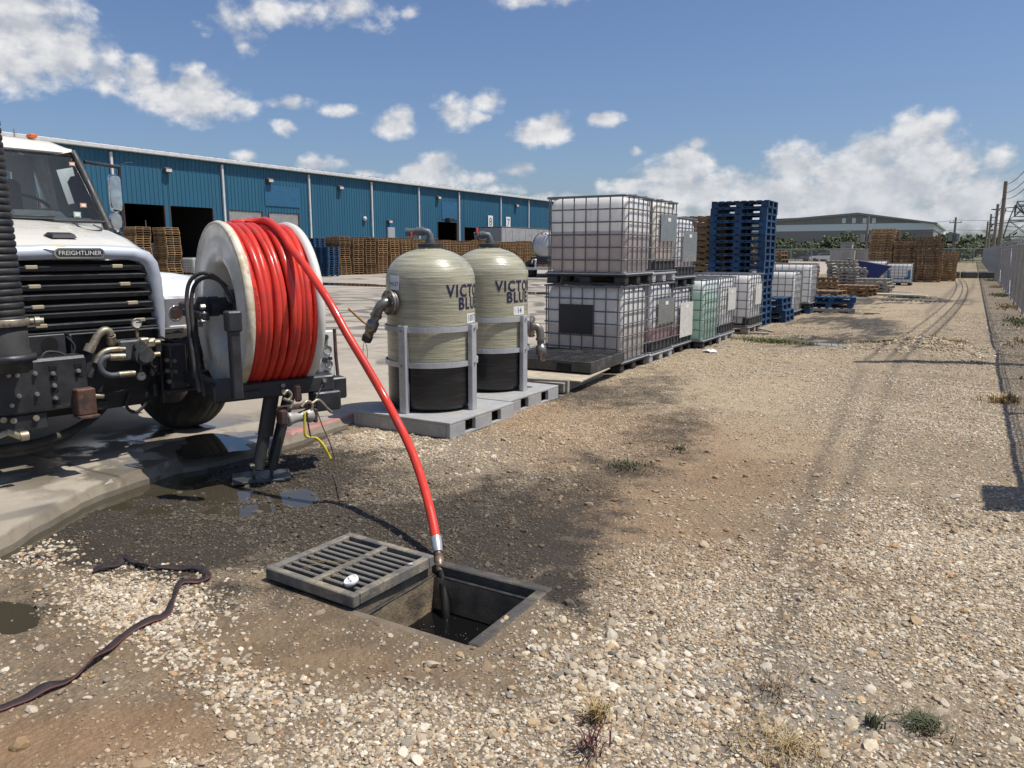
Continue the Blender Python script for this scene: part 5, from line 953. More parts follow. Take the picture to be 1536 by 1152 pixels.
# middle distance, right
lG = 'brown wooden pallet in the ragged stack behind the far totes'; gG = 'brown pallets behind the far totes'
stack(-5.9, 26.3, 12, ME_W, lG, gG, z0=.0, jit=.04, mats=ME_L); stack(-7.2, 27.0, 15, ME_L, lG, gG, z0=SLAB, jit=.03); stack(-5.6, 31.0, 8, ME_L, lG, gG, z0=0, jit=.04)
lH = 'weathered wooden pallet in the low pile by the grey pallets'; gH = 'weathered pallets in the low pile'
stack(-4.7, 30.6, 5, ME_W, lH, gH, z0=0, jit=.07, rz=.1); stack(-3.6, 31.0, 3, ME_W, lH, gH, z0=0, jit=.07, rz=-.2)
lI = 'grey weathered pallet in the pile beside the blue tipping hopper'; gI = 'grey pallets by the hopper'
stack(-4.4, 35.8, 7, ME_G, lI, gI, z0=0, jit=.05, rz=.15); stack(-3.4, 34.5, 4, ME_G, lI, gI, z0=0, jit=.06, rz=-.1); stack(-4.9, 36.9, 9, ME_G, lI, gI, z0=0, jit=.05)
lJ = 'pallet lying on the puddled gravel before the white totes'; gJ = 'loose pallets by the puddle'
stack(-3.25, 22.2, 1, ME_G, lJ, gJ, z0=.0, rz=.3); stack(-3.2, 22.4, 2, ME_B, lJ, gJ, z0=.137, rz=.1, jit=.06); stack(-3.6, 23.3, 4, ME_W, lJ, gJ, z0=0, rz=-.1, jit=.05)
# far stacks at the end of the yard
lK = 'brown wooden pallet in the big far stacks at the end of the yard'; gK = 'brown pallets of the far stacks'
for x, y, n, me in ((-4.4, 47.8, 21, ME_L), (-3.15, 47.6, 16, ME_W), (-2.0, 47.4, 16, ME_W), (-1.35, 49.6, 12, ME_L)): stack(x, y, n, me, lK, gK, z0=0, jit=.02)
for x, y, n, me in ((-4.3, 49.2, 20, ME_L), (-3.1, 49.1, 17, ME_L), (-2.2, 49.0, 18, ME_L), (-1.5, 51.2, 12, ME_L)): stack(x, y, n, me, lK, gK, z0=0, stuff=True)
tag(rest_w.build('pallet_mass', [woodlt, bluew]), 'brown wooden pallets filling the far rows of stacks', 'pallets', None, 'stuff')

# loose wood beside the tanks: weathered pallet, plywood sheet and a black grid spill pallet
wp = thing('wooden_pallet', 'weathered wooden pallet lying under the plywood sheet', 'pallet', (-4.5, 8.3, 0), R_(4))
for x in (-.55, 0, .55): mb = MB(); mb.cbox((x, 0, .063), (.045, 1.3, .09), .004); mb.build('stringer', woodgr, wp)
for k in range(6): mb = MB(); mb.cbox((0, -.6 + k * .24, .119), (1.15, .13, .02), .003); mb.build('board', woodgr, wp)
bm_ = MB(T(-4.45, 7.66, 0) @ RZ(R_(12))); bm_.cbox((0, 0, .08), (1.2, .1, .16), .006); bm_.top('timber_beam', woodgr, 'weathered grey timber beam lying behind the second tank pallet', 'timber')
ply = MB(T(-4.42, 8.30, .145) @ RZ(R_(5)) @ RX(R_(1.0))); ply.cbox((0, 0, 0), (1.28, 1.05, .02), .003); ply.top('plywood_sheet', mat('plywood', (.50, .42, .30), .9, 0, (.38, .32, .23), 7, (.35, .65), .3, 40, (.3, .25, .18), 5), 'pale plywood sheet lying under the black grid pallet', 'plywood')
gpl = thing('spill_pallet', 'low black plastic pallet with a square grid deck', 'pallet', (-4.42, 8.78, .165), R_(2)); mb = MB()
blkp2 = mat('black_grid_plastic', (.03, .03, .032), .6, 0, (.06, .058, .055), 8, dirt=(.14, .13, .11), dscale=4, damt=(.5, .75))
for y in (-.55, .55): mb.cbox((0, y, .075), (1.2, .03, .13), .004)
for x in (-.585, .585): mb.cbox((x, 0, .07), (.03, 1.07, .14), .004)
mb.build('tray', blkp2, gpl); mb = MB(); mb.box((0, 0, .10), (1.13, 1.06, .006)); mb.build('sump', mat('sump_black', (.008,) * 3, .9), gpl)
gm = MB()
for k in range(23): gm.box((-.55 + k * .05, 0, .13), (.010, 1.07, .03))
for k in range(22): gm.box((0, -.52 + k * .05, .1295), (1.14, .010, .028))
tag(gm.build('grid_deck', blkp2, gpl), kind='stuff')
for x in (-.35, .25): mb = MB(); mb.cbox((x, -.567, .06), (.2, .006, .09), .002); mb.build('fork_slot', mat('sump_black'), gpl) if False else mb.build('fork_slot', MATS['sump_black'], gpl)

# ------------------------------------------------------------------ caged totes
def tote_mat(name, top_c, liq_c, level):
    m = bpy.data.materials.new(name); m.use_nodes = True; t = m.node_tree; B = NB(t); p = t.nodes['Principled BSDF']; co = B.n('ShaderNodeTexCoord').outputs['Object']
    s = B.n('ShaderNodeSeparateXYZ'); B.put(s.inputs[0], co); n = B.noise(co, 4, 5, .6)
    f = B.mr(B.m('ADD', s.outputs[2], B.m('MULTIPLY', n, .02)), level, level + .015)
    c = B.mix(f, B.mix(B.mr(B.noise(B.vm('MULTIPLY', co, (1, 1, .5)), 3, 4), .35, .65), liq_c, tuple(v * .86 for v in liq_c)), top_c); st = B.mr(B.noise(B.vm('MULTIPLY', co, (7, 7, .6)), 1.2, 5, .6), .6, .72, 0, .4); c = B.mix(st, c, (.55, .44, .26))
    B.put(p.inputs['Base Color'], c); p.inputs['Roughness'].default_value = .35; p.inputs['Specular IOR Level'].default_value = .35
    tr = B.n('ShaderNodeBsdfTranslucent'); B.put(tr.inputs[0], c); mx = B.n('ShaderNodeMixShader'); mx.inputs[0].default_value = .42
    t.links.new(p.outputs[0], mx.inputs[1]); t.links.new(tr.outputs[0], mx.inputs[2]); t.links.new(mx.outputs[0], t.nodes['Material Output'].inputs[0]); return m
cagem = mat('cage_tube', (.20, .205, .21), .45, .5, (.15, .15, .155), 12); blkpal = mat('black_pallet', (.022, .022, .023), .6, 0, (.04, .04, .04), 8, dirt=(.12, .11, .09), dscale=5, damt=(.56, .76))
platem = mat('tote_plate', (.42, .44, .455), .3, .8, (.34, .36, .37), 4); capb = mat('blue_cap', (.02, .09, .5), .4)
_rings = {}
def cage_meshes(w, d, h, pz):
    key = (w, d, round(h, 3))
    if key in _rings: return _rings[key]
    r = .055; P = []
    for cx, cy, a0 in ((w / 2 - r, d / 2 - r, 0), (-w / 2 + r, d / 2 - r, 90), (-w / 2 + r, -d / 2 + r, 180), (w / 2 - r, -d / 2 + r, 270)):
        for k in range(4): a = R_(a0 + k * 30); P.append((cx + math.cos(a) * r, cy + math.sin(a) * r, 0))
    ringm = MB().tube(P, .0095, 6, closed=True).mesh('cage_ring', cagem); topm = MB().tube(P, .015, 6, closed=True).mesh('cage_ring', cagem)
    barm = MB().tube([(0, 0, pz), (0, 0, h - .01)], .009, 6).mesh('cage_bar', cagem); _rings[key] = (ringm, topm, barm); return _rings[key]
def tote(x, y, z, label, top_c=(.78, .75, .70), liq_c=(.78, .75, .70), level=0, w=1.18, d=.98, h=1.16, pal='black', plate=None, rz=0, cap=False, group=None, dark_foot=False):
    t = thing('caged_tote', label, 'tote', (x, y, z), rz, group); pz = .14
    bo = MB(); n = 10; hw, hd = w / 2 - .025, d / 2 - .025; r = .12; prof = [(-.10, pz + .01), (-.03, pz + .015), (0, pz + .06), (.004, (h + pz) / 2), (0, h - .12), (-.03, h - .05), (-.10, h - .025)]
    rows = []
    for ins, zz in prof:
        rw = []
        for cx, cy, a0 in ((1, 1, 0), (-1, 1, 90), (-1, -1, 180), (1, -1, 270)):
            for k in range(5): a = R_(a0 + k * 22.5); rw.append((cx * (hw - r) + math.cos(a) * (r + ins), cy * (hd - r) + math.sin(a) * (r + ins), zz))
        rows.append(rw + rw[:1])
    bo.grid(rows); bo.add(rows[-1][:-1], [tuple(range(20))]); bo.add(rows[0][:-1], [tuple(reversed(range(20)))]); b_ = bo.build('bottle', tote_mat('tote_plastic', top_c, liq_c, level), t)
    mb = MB(); mb.cyl((0, 0, h - .03), (0, 0, h - .005), .09, 18); mb.build('filler_cap', capb if cap else blackp, b_)
    ringm, topm, barm = cage_meshes(w, d, h, pz)
    cg_ = bpy.data.objects.new('cage', None); COL.objects.link(cg_); cg_.parent = t
    for k in range(7): inst('cage_ring', topm if k == 6 else ringm, cg_, (0, 0, pz + .015 + (h - pz - .03) * k / 6))
    for k in range(7):
        xx = -w / 2 + .07 + (w - .14) * k / 6
        for yy in (-d / 2 + .008, d / 2 - .008): inst('cage_bar', barm, cg_, (xx, yy, 0))
    for k in range(6):
        yy = -d / 2 + .07 + (d - .14) * k / 5
        for xx in (-w / 2 + .008, w / 2 - .008): inst('cage_bar', barm, cg_, (xx, yy, 0))
    mb = MB(); mb.tube([(-w / 2, -d * .2, h), (w / 2, -d * .2, h)], .012, 6); mb.tube([(-w / 2, d * .2, h), (w / 2, d * .2, h)], .012, 6); mb.build('top_bar', cagem, cg_)
    pm = {'black': blkpal, 'steel': galv, 'blue': bluew, 'wood': woodgr}[pal]; mb = MB()
    for xx in (-w / 2 + .09, 0, w / 2 - .09):
        for yy in (-d / 2 + .07, 0, d / 2 - .07): mb.cbox((xx, yy, .062), (.16, .13, .09), .012)
    for yy in (-d / 2 + .06, 0, d / 2 - .06): mb.box((0, yy, .011), (w - .02, .11, .02))
    mb.cbox((0, 0, .121), (w + .01, d + .01, .03), .008); mb.build('pallet_base', pm, t)
    if pal == 'black': mb = MB(); mb.cbox((0, 0, .139), (w + .02, d + .02, .016), .004); mb.build('base_rim', galv, t)
    if dark_foot: mb = MB(); mb.cbox((w / 2 - .22, 0, pz + .10), (.40, d - .06, .17), .03); mb.cbox((0, -d / 2 + .06, pz + .10), (w - .1, .07, .17), .02); mb.build('foot_tray', blkpal, t)
    if plate:
        face, u0, u1, v0, v1, mt = plate; mb = MB()
        if face == 'x': mb.cbox((w / 2 + .013, (u0 + u1) / 2, (v0 + v1) / 2), (.004, u1 - u0, v1 - v0), .001); pl = mb.build('plate', mt, t); mb = MB(); mb.box((w / 2 + .017, u0 + (u1 - u0) * .5, v1 - .07), (.003, .12, .05)); mb.build('label', whitep, pl)
        else: mb.cbox(((u0 + u1) / 2, -d / 2 - .013, (v0 + v1) / 2), (u1 - u0, .004, v1 - v0), .001); pl = mb.build('plate', mt, t)
    return t
blackplate = mat('black_plate', (.018, .019, .021), .5, 0, (.03, .03, .032), 6); whiteplate = mat('white_board', (.62, .61, .56), .7, 0, (.50, .48, .43), 16, bump=.2)
XT = -4.5
tote(XT, 9.92, 0, 'bottom tote of the nearest stack, white with a black plate', (.965, .945, .90), (.94, .87, .80), .62, plate=('y', -.34, .17, .50, .90, blackplate))
tote(XT + .03, 9.93, 1.175, 'top tote of the nearest stack, half full of purplish grey liquid', (.97, .955, .915), (.66, .59, .565), .70, cap=True)
tote(XT + .01, 10.98, 0, 'bottom tote of the second stack with a steel plate and pink liquid', (.96, .96, .955), (.74, .48, .50), .52, plate=('x', -.25, .45, .55, .92, platem), pal='steel', dark_foot=True)
tote(XT + .02, 10.98, 1.175, 'top tote of the second stack, yellowed with a steel plate', (.96, .93, .84), (.90, .78, .71), .60, plate=('x', -.28, .40, .58, .96, platem), pal='steel', dark_foot=True)
tote(XT - .02, 12.02, 0, 'bottom tote of the third stack with a white board and pink liquid', (.96, .95, .94), (.70, .47, .48), .52, h=1.06, plate=('x', -.20, .46, .25, .80, whiteplate), dark_foot=True)
tote(XT, 12.02, 1.07, 'top tote of the third stack with a wide steel plate', (.97, .965, .96), (.88, .78, .77), .42, h=1.06, plate=('x', -.24, .44, .38, .85, platem), dark_foot=True)
tote(XT + .17, 13.00, 0, 'pale green tote standing beside the stacked totes', (.92, .97, .95), (.64, .86, .72), .94)
tote(XT + .14, 14.10, 0, 'white tote between the green tote and the tote on boards', (.975, .955, .915), (.975, .955, .915), 0, plate=('x', -.1, .42, .55, .95, whiteplate), dark_foot=True, pal='steel')
tote(XT + .25, 15.75, 0.02, 'white tote with black foot on broken boards before the tall blue stack', (.975, .955, .915), (.975, .955, .915), 0, plate=('x', -.2, .3, .55, .95, whiteplate), pal='wood', w=1.2, d=1.1, dark_foot=True)
tote(-4.3, 20.4, 0, 'white tote on a black base beside the short blue pallet pile', (.975, .955, .915), (.975, .955, .915), 0, h=1.14)
tote(-4.15, 21.75, .14, 'white tote raised on a blue pallet behind the short pile', (.975, .955, .915), (.975, .955, .915), 0, h=1.16)
tag(inst('pallet', ME_B, None, (-4.15, 21.75, 0)), 'blue pallet carrying a white tote', 'pallet')
tote(-4.25, 43.0, 0, 'white tote half hidden by the blue hopper', (.975, .955, .915), (.975, .955, .915), 0)
t_ = tote(-3.05, 42.2, 0, 'white tote with blue drips before the far pallet stacks', (.86, .85, .83), (.84, .83, .80), 0, h=1.05)
mb = MB()
for u0, u1, v0, v1 in ((-.50, -.38, .35, .75), (-.44, -.3, .30, .42), (.40, .52, .33, .72), (.25, .46, .30, .40), (-.2, .2, .32, .36)): mb.box(((u0 + u1) / 2, -.505, (v0 + v1) / 2), (u1 - u0, .003, v1 - v0))
mb.build('paint_drips', mat('drip_blue', (.03, .22, .48), .5), t_)
for x, y in ((-45.6, 34.3), (-45.2, 35.6)): tote(x, y, SLAB, 'white caged tote standing before the open warehouse door', (.8, .8, .8), (.75, .78, .8), .5, group='totes by the warehouse door')
mb = MB(T(-3.75, 15.35, .0) @ RZ(.25)); mb.cbox((0, 0, .03), (.9, .1, .03), .004); mb.top('board', woodgr, 'broken pale board under the white tote with black foot', 'board')
mb = MB(T(-3.62, 16.05, .0) @ RZ(-.5)); mb.cbox((0, 0, .05), (.7, .09, .025), .004, M=RY(.08)); mb.top('board', woodgr, 'tilted broken board end by the tall blue stack', 'board')
pb = G(1065, 528, .02); mb = MB(T(pb.x, pb.y, .02)); r_ = random.Random(2); mb.lathe([(0, .03), (.06, .028), (.10, .012), (.11, 0)], 14); mb.v = [(x + r_.uniform(-.02, .02), y + r_.uniform(-.02, .02), z + r_.uniform(0, .02)) for x, y, z in mb.v]; mb.top('plastic_scrap', whitep, 'crumpled clear plastic scrap lying before the green tote', 'litter')

# ------------------------------------------------------------------ blue warehouse
XB, HB = -45.0, 7.75
blueb = mat('warehouse_blue', (.030, .128, .20), .5, 0, (.026, .112, .18), .8, (.3, .7), dirt=(.045, .13, .185), dscale=1.4, damt=(.48, .75), spec=.35, stretch=(1, 1, .12))
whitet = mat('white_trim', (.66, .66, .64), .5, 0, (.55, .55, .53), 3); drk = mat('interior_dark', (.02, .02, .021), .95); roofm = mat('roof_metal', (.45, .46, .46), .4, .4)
shut = mat('shutter_grey', (.36, .35, .335), .55, .1, (.30, .29, .28), 2, dirt=(.3, .27, .24), dscale=2)
wh = thing('warehouse', 'long blue ribbed metal warehouse with white gutter and downspouts', 'building', (XB, 50, 0))
def rib_panel(y0, y1, z0, z1, x=0, mt=blueb):       # ribbed sheet facing +x, local to the warehouse
    mb = MB(); y = y0; prof = []
    while y < y1 - .01:
        e = min(y + .305, y1); prof += [(y, 0), (min(y + .02, e), .035), (min(y + .06, e), .035), (min(y + .08, e), 0)]; y = e
    prof.append((y1, 0)); mb.grid([[(x + d, yy - 50, z0) for yy, d in prof], [(x + d, yy - 50, z1) for yy, d in prof]], sm=False); return mb
spouts = [20.6, 28.6, 36.6, 44.7, 52.0, 58.6, 65.2, 73.2, 79.4, 85.9, 93.5]
doors = [(29.2, 32.0, 4.55, 'open'), (32.4, 35.7, 4.55, 'open'), (37.0, 40.0, 4.5, 'shut'), (40.6, 43.6, 4.5, 'shut'), (61.6, 64.9, 4.5, 'open'), (66.2, 70.4, 4.1, 'open'), (21.2, 24.2, 4.5, 'shut'), (24.9, 27.9, 4.5, 'shut')]
lo, hi = 4.0, 96.0
edges = [lo] + spouts + [hi]
for a, b in zip(edges[:-1], edges[1:]):
    ds = sorted([d for d in doors if d[0] >= a - .1 and d[1] <= b + .1]); y = a
    for d in ds:
        if d[0] > y + .02: rib_panel(y, d[0], 0, HB - .1).build('wall_panel', blueb, wh)
        rib_panel(d[0], d[1], d[2], HB - .1).build('wall_panel', blueb, wh); y = d[1]
    if b > y + .02: rib_panel(y, b, 0, HB - .1).build('wall_panel', blueb, wh)
for y in spouts: mb = MB(); mb.cbox((.10, y - 50, HB / 2 - .1), (.14, .15, HB - .3), .01); mb.build('downspout', whitet, wh)
mb = MB(); mb.cbox((.22, (lo + hi) / 2 - 50, HB), (.3, hi - lo + .6, .24), .03); mb.build('gutter', whitet, wh)
mb = MB(); mb.add([(.35, lo - 50, HB + .1), (.35, hi - 50, HB + .1), (-30, hi - 50, HB + 2.4), (-30, lo - 50, HB + 2.4), (-60, lo - 50, HB + .1), (-60, hi - 50, HB + .1)], [(0, 1, 2, 3), (3, 2, 5, 4)])
y = lo
while y < hi: mb.bb(-1.2, .36, y - 50 - .02, y - 50 + .02, HB + .115, HB + .17); y += .915
mb.build('roof', roofm, wh)
mb = MB(); mb.bb(-60, -.05, lo - 50, lo - 50 + .1, 0, HB); mb.bb(-60, -.05, hi - 50 - .1, hi - 50, 0, HB); mb.bb(-60, -59.9, lo - 50, hi - 50, 0, HB); mb.bb(-60, 0, lo - 50, hi - 50, HB - .05, HB + .05); mb.build('shell', blueb, wh)
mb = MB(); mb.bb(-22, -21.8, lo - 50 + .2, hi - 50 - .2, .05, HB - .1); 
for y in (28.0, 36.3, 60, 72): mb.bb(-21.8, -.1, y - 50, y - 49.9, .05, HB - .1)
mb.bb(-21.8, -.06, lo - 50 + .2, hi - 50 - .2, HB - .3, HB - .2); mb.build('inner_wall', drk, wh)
for d in doors:
    for y in (d[0], d[1]): f = MB(); f.cbox((-.03, y - 50, d[2] / 2), (.16, .07, d[2]), .01); f.build('door_frame', mat('frame_brown', (.11, .05, .045), .6), wh)
    if d[3] == 'shut':
        mb = MB(); rows = []; z = SLAB; k = 0
        while z < d[2]: rows += [[(-.06, d[0] - 50 + .05, z), (-.06, d[1] - 50 - .05, z)], [(-.035, d[0] - 50 + .05, z + .04), (-.035, d[1] - 50 - .05, z + .04)]]; z += .075
        mb.grid(rows, sm=False); mb.build('roller_door', shut, wh)
for y, z in ((32.3, 6.75), (40.7, 6.75), (48.1, 6.75), (61.6, 6.75), (76.5, 6.75), (54.2, 4.25)):
    mb = MB(); mb.cbox((.18, y - 50, z), (.34, .5, .3), .04); mb.cbox((.08, y - 50, z + .1), (.16, .3, .2), .02); l_ = mb.build('wall_light', mat('lamp_bronze', (.10, .09, .08), .5), wh); mb = MB(); mb.cbox((.33, y - 50, z - .02), (.06, .4, .18), .01); mb.build('lens', whitet, l_)
mb = MB(T(.12, 51.0 - 50, 4.4) @ RY(R_(90))); mb.lathe([(0, .16), (.12, .15), (.18, .08), (.19, 0)], 16); mb.build('vent_cap', whitet, wh)
mb = MB(); mb.cbox((.12, 54.4 - 50, 3.3), (.2, .95, .9), .02); mb.build('meter_box', galv, wh)
mb = MB(); mb.cbox((.05, 42.0 - 50, 5.7), (.012, 3.4, 1.5), .004); mb.build('wall_patch', mat('patch_blue', (.03, .13, .24), .5), wh); mb = MB(); mb.cbox((.05, 63.6 - 50, 5.6), (.012, 2.6, 1.7), .004); mb.build('wall_patch', MATS['patch_blue'], wh)
for y, n in ((71.1, '8'), (74.8, '7')):
    mb = MB(); mb.cbox((.09, y - 50, 4.75), (.02, .95, 1.4), .004); s_ = mb.build('dock_sign', whitep, wh); mb = MB(); text_mesh(n, 1.2, T(.104, y - 50, 4.75) @ RZ(R_(90)) @ RX(R_(90)), mb); mb.build('number', blackp, s_)
mb = MB(); mb.cbox((.3, 63.3 - 50, 4.75), (.6, .9, .35), .06); mb.build('floodlight', blackp, wh)

# ------------------------------------------------------------------ vehicles by the warehouse
trl = thing('box_trailer', 'long grey box trailer backed up behind the pallet row', 'trailer', (-40.0, 73, 0)); alum = mat('trailer_grey', (.40, .40, .40), .45, .2, (.34, .34, .34), 2, dirt=(.28, .27, .25), dscale=1.5)
mb = MB(); mb.cbox((0, 0, 2.55), (2.6, 19.5, 2.75), .06); b_ = mb.build('box', alum, trl)
for k in range(15): mb = MB(); mb.cbox((1.31, -9 + k * 1.27, 2.55), (.03, .05, 2.6), .008); mb.build('side_post', alum, trl)
mb = MB(); mb.cbox((0, 0, 3.95), (2.62, 19.52, .1), .02); mb.cbox((0, 0, 1.15), (2.62, 19.52, .12), .02); mb.build('rail', mat('rail_dark', (.1, .1, .1), .5), trl)
wr = MB(RY(R_(90))).lathe([(0, .12), (.28, .12), (.3, .15), (.5, .15), (.52, .1), (.52, -.1), (.5, -.15), (0, -.15)], 20).mesh('wheel', rub)
for y in (4.5, 5.8, -5):
    for x in (-1.1, 1.1): inst('wheel', wr, trl, (x, y, .6))
tk = thing('tank_trailer', 'tank trailer with a round polished rear end before the pallet row', 'trailer', (-22.6, 42.4, 0), R_(22)); pol = mat('polished_tank', (.55, .54, .52), .45, .3, (.5, .5, .5), 3)
mb = MB(T(0, -1.2, 1.98) @ RX(R_(-90)) @ Matrix.Scale(.82, 4)); mb.lathe([(0, -.18), (.5, -.13), (.85, -.02), (.98, .12), (1.0, .3), (1.0, 9), (.9, 9.2), (0, 9.3)], 40); mb.build('tank', pol, tk)
mb = MB(T(0, -1.2, 1.98) @ RX(R_(-90)) @ Matrix.Scale(.82, 4)); mb.lathe([(.99, .10), (1.03, .12), (1.03, .22), (.99, .24)], 40); mb.build('end_ring', steel, tk)
mb = MB(); mb.bb(-1.2, 1.2, -1.4, 7.5, .85, 1.05); mb.bb(-1.2, -1.05, -1.5, -1.3, .55, 1.05); mb.bb(-.9, .9, -1.3, 7, 1.05, 1.3); mb.build('frame', blacks, tk)
mb = MB(); mb.cbox((0, -1.5, .62), (2.5, .12, .16), .01); mb.cbox((-.6, -1.45, .85), (.1, .1, .5), .01); mb.cbox((.6, -1.45, .85), (.1, .1, .5), .01); mb.build('rear_bumper', galv, tk)
for x in (-.22, 0, .22): mb = MB(); mb.cyl((x, -1.36, 2.66), (x, -1.26, 2.66), .05, 10); mb.build('marker_light', mat('red_lens', (.3, .02, .02), .3), tk)
mb = MB(); mb.tube(spl([(-.8, -1.5, .95), (-.75, -1.55, 1.15), (-.55, -1.55, 1.12), (-.6, -1.5, .9)], 5), .05, 8); mb.build('discharge_pipe', chrome, tk)
for x in (-.95, .95):
    for y in (-.6, .7): inst('wheel', wr, tk, (x, y, .60))
tr2 = thing('semi_tractor', 'dark semi tractor parked inside the open warehouse door', 'truck', (-48.6, 34.0, 0), R_(84)); drkb = mat('tractor_dark', (.03, .035, .045), .35)
mb = MB(); mb.cbox((0, 1.5, 1.75), (1.1, 1.8, 1.1), .15); mb.build('hood', drkb, tr2); mb = MB(); mb.cbox((0, 3.2, 2.2), (2.2, 1.8, 2.2), .2); mb.build('cab', drkb, tr2); mb = MB(); mb.cbox((0, .57, 1.75), (.95, .06, 1.0), .03); mb.build('grille', chrome, tr2)
mb = MB(); mb.cbox((0, .4, .7), (2.3, .15, .35), .05); mb.build('bumper', chrome, tr2); mb = MB(); mb.add([(-.95, 2.28, 2.35), (.95, 2.28, 2.35), (.9, 2.31, 3.05), (-.9, 2.31, 3.05)], [(0, 1, 2, 3)]); mb.build('windscreen', mat('dark_glass', (.02, .025, .03), .08), tr2)
for x in (-1.2, 1.2): mb = MB(); mb.cyl((x, 2.4, 1.2), (x, 2.4, 2.4), .2, 16); mb.cyl((x * 1.05, 4.0, 1), (x * 1.05, 4.0, 3.9), .08, 12); mb.build('exhaust_stack', chrome, tr2)
for x in (-.95, .95):
    for y in (1.3, 4.5): inst('wheel', wr, tr2, (x, y, .6))

# ------------------------------------------------------------------ blue tipping hopper and boards
hp = thing('tipping_hopper', 'blue steel tipping hopper leaning among the grey pallets', 'hopper', (-4.0, 38.6, 0), R_(10)); hp.scale = (.66, .66, .8); hb = mat('hopper_blue', (.02, .035, .16), .5, .1, (.03, .05, .2), 4, dirt=(.12, .09, .08), dscale=3)
mb = MB(); V = [(-1.5, -.6, 1.62), (1.25, -.6, 1.22), (.35, -.6, .40), (-.9, -.6, .45)]; Vb = [(x, .7, z) for x, _, z in V]
mb.add(V + Vb, [(0, 1, 2, 3), (7, 6, 5, 4), (3, 2, 6, 7), (1, 5, 6, 2), (4, 0, 3, 7)]); o = mb.build('bin', hb, hp); md = o.modifiers.new('s', 'SOLIDIFY'); md.thickness = .03
mb = MB()
for a, b in ((0, 1),): mb.tube([V[0], V[1]], .035, 6); mb.tube([Vb[0], Vb[1]], .035, 6); mb.tube([V[1], Vb[1]], .035, 6); mb.tube([V[1], V[2]], .03, 6)
mb.build('rim', mat('hopper_rim', (.2, .17, .15), .6), hp); mb = MB(); mb.bb(-.8, .6, -.5, .5, 0, .12); mb.bb(-.6, -.5, -.4, .4, .1, .5); mb.bb(.2, .3, -.4, .4, .1, .45); mb.build('base', blacks, hp)
mb = MB(); mb.cbox((.2, -.9, .1), (1.2, .5, .16), .02); mb.build('fork_pocket', blacks, hp)
for k, (px, py, L, a, lab) in enumerate(((1310, 441, 2.6, -.25, 'long pale board lying on the gravel past the hopper'), (1330, 439, 1.8, -.1, 'short pale board lying across the long one'), (1345, 443, 2.2, -.35, 'narrow white plank lying by the wet weeds'), (1300, 443, 1.5, .3, 'dark short board by the grey pallets'))):
    c = G(px, py); mb = MB(T(c.x, c.y, .02 + .03 * (k == 1)) @ RZ(a)); mb.cbox((0, 0, .01), (L, .18, .03), .004); mb.top('board', whiteplate if k != 3 else wood, lab, 'board')
c = G(1370, 452); dg = MB(T(c.x, c.y, .012)); 
for k in range(14): dg.cbox((-.9 + k * .14, 0, .01), (.05, .35, .02), .003)
dg.top('trench_grate', steel_d, 'dark slotted trench grate set in the far gravel', 'grate')
c = G(1440, 417); dp = MB(T(c.x, c.y, 0) @ RZ(.2)); 
for x in (-1.5, -.5, .5, 1.5): dp.cbox((x, 0, .2), (.9, .5, .4), .05)
dp.top('concrete_barrier', mat('barrier_grey', (.13, .125, .115), .9), 'low dark barrier lying across the far end of the track', 'barrier')

# ------------------------------------------------------------------ chain link fence on the right
XF = 1.22; FZ = 1.83; fgal = mat('fence_galv', (.42, .425, .43), .55, .3, (.34, .34, .345), 6)
fn = thing('chain_link_fence', 'galvanised chain link fence with leaning barbed wire arms', 'fence', (XF, 60, 0)); postm = MB().cyl((0, 0, 0), (0, 0, FZ + .02), .030, 10).mesh('post', fgal)
armm = MB().tube([(0, 0, FZ - .02), (.0, 0, FZ + .05), (.22, 0, FZ + .32)], .014, 6).mesh('barb_arm', fgal)
y = 2.0
while y < 149: p_ = inst('post', postm, fn, (0, y - 60, 0)); inst('barb_arm', armm, p_); y += 2.44
mb = MB(); mb.tube([(0, -58, FZ), (0, 89, FZ)], .021, 8); mb.tube([(0, -58, .06), (0, 89, .06)], .006, 5); mb.build('top_rail', fgal, fn)
mb = MB()
for k in range(3): mb.tube([(.08 + k * .07, -58, FZ + .14 + k * .085), (.08 + k * .07, 89, FZ + .14 + k * .085)], .006, 4)
mb.build('barbed_wire', fgal, fn)
mb = MB(); sp_, hh = .07, FZ - .06
for k in range(int((147 + hh) / sp_)):
    y0 = -58 - hh + k * sp_
    for s in (1, -1):
        a, b = (y0, y0 + hh) if s > 0 else (y0 + hh, y0); 
        if min(a, b) < -58 - .01 or max(a, b) > 89: continue
        w = .0034; z0, z1 = .05, FZ - .01; x = .024 + .004 * s
        mb.add([(x - w, a, z0), (x + w, a, z0), (x, a + w * 1.8, z0), (x - w, b, z1), (x + w, b, z1), (x, b + w * 1.8, z1)], [(0, 1, 4, 3), (1, 2, 5, 4), (2, 0, 3, 5)])
tag(mb.build('wire_mesh', fgal, fn), kind='stuff')
# diagonal brace panels and a sign outside the frame whose shadow falls on the gravel
mb = MB(); mb.tube([(0, 33 - 60, .1), (0, 35.4 - 60, FZ - .1)], .02, 6); mb.tube([(0, 45 - 60, .1), (0, 47.4 - 60, FZ - .1)], .02, 6); mb.build('brace', fgal, fn)
sgn = thing('fence_sign', 'tall board sign on a post beside the chain link fence', 'sign', (1.32, 6.15, 0)); mb = MB(); mb.cbox((0, 0, 2.15), (.03, .62, .85), .004); mb.build('board', whiteplate, sgn); mb = MB(); mb.cyl((.03, 0, 0), (.03, 0, 2.5), .03, 8); mb.build('post', fgal, sgn)

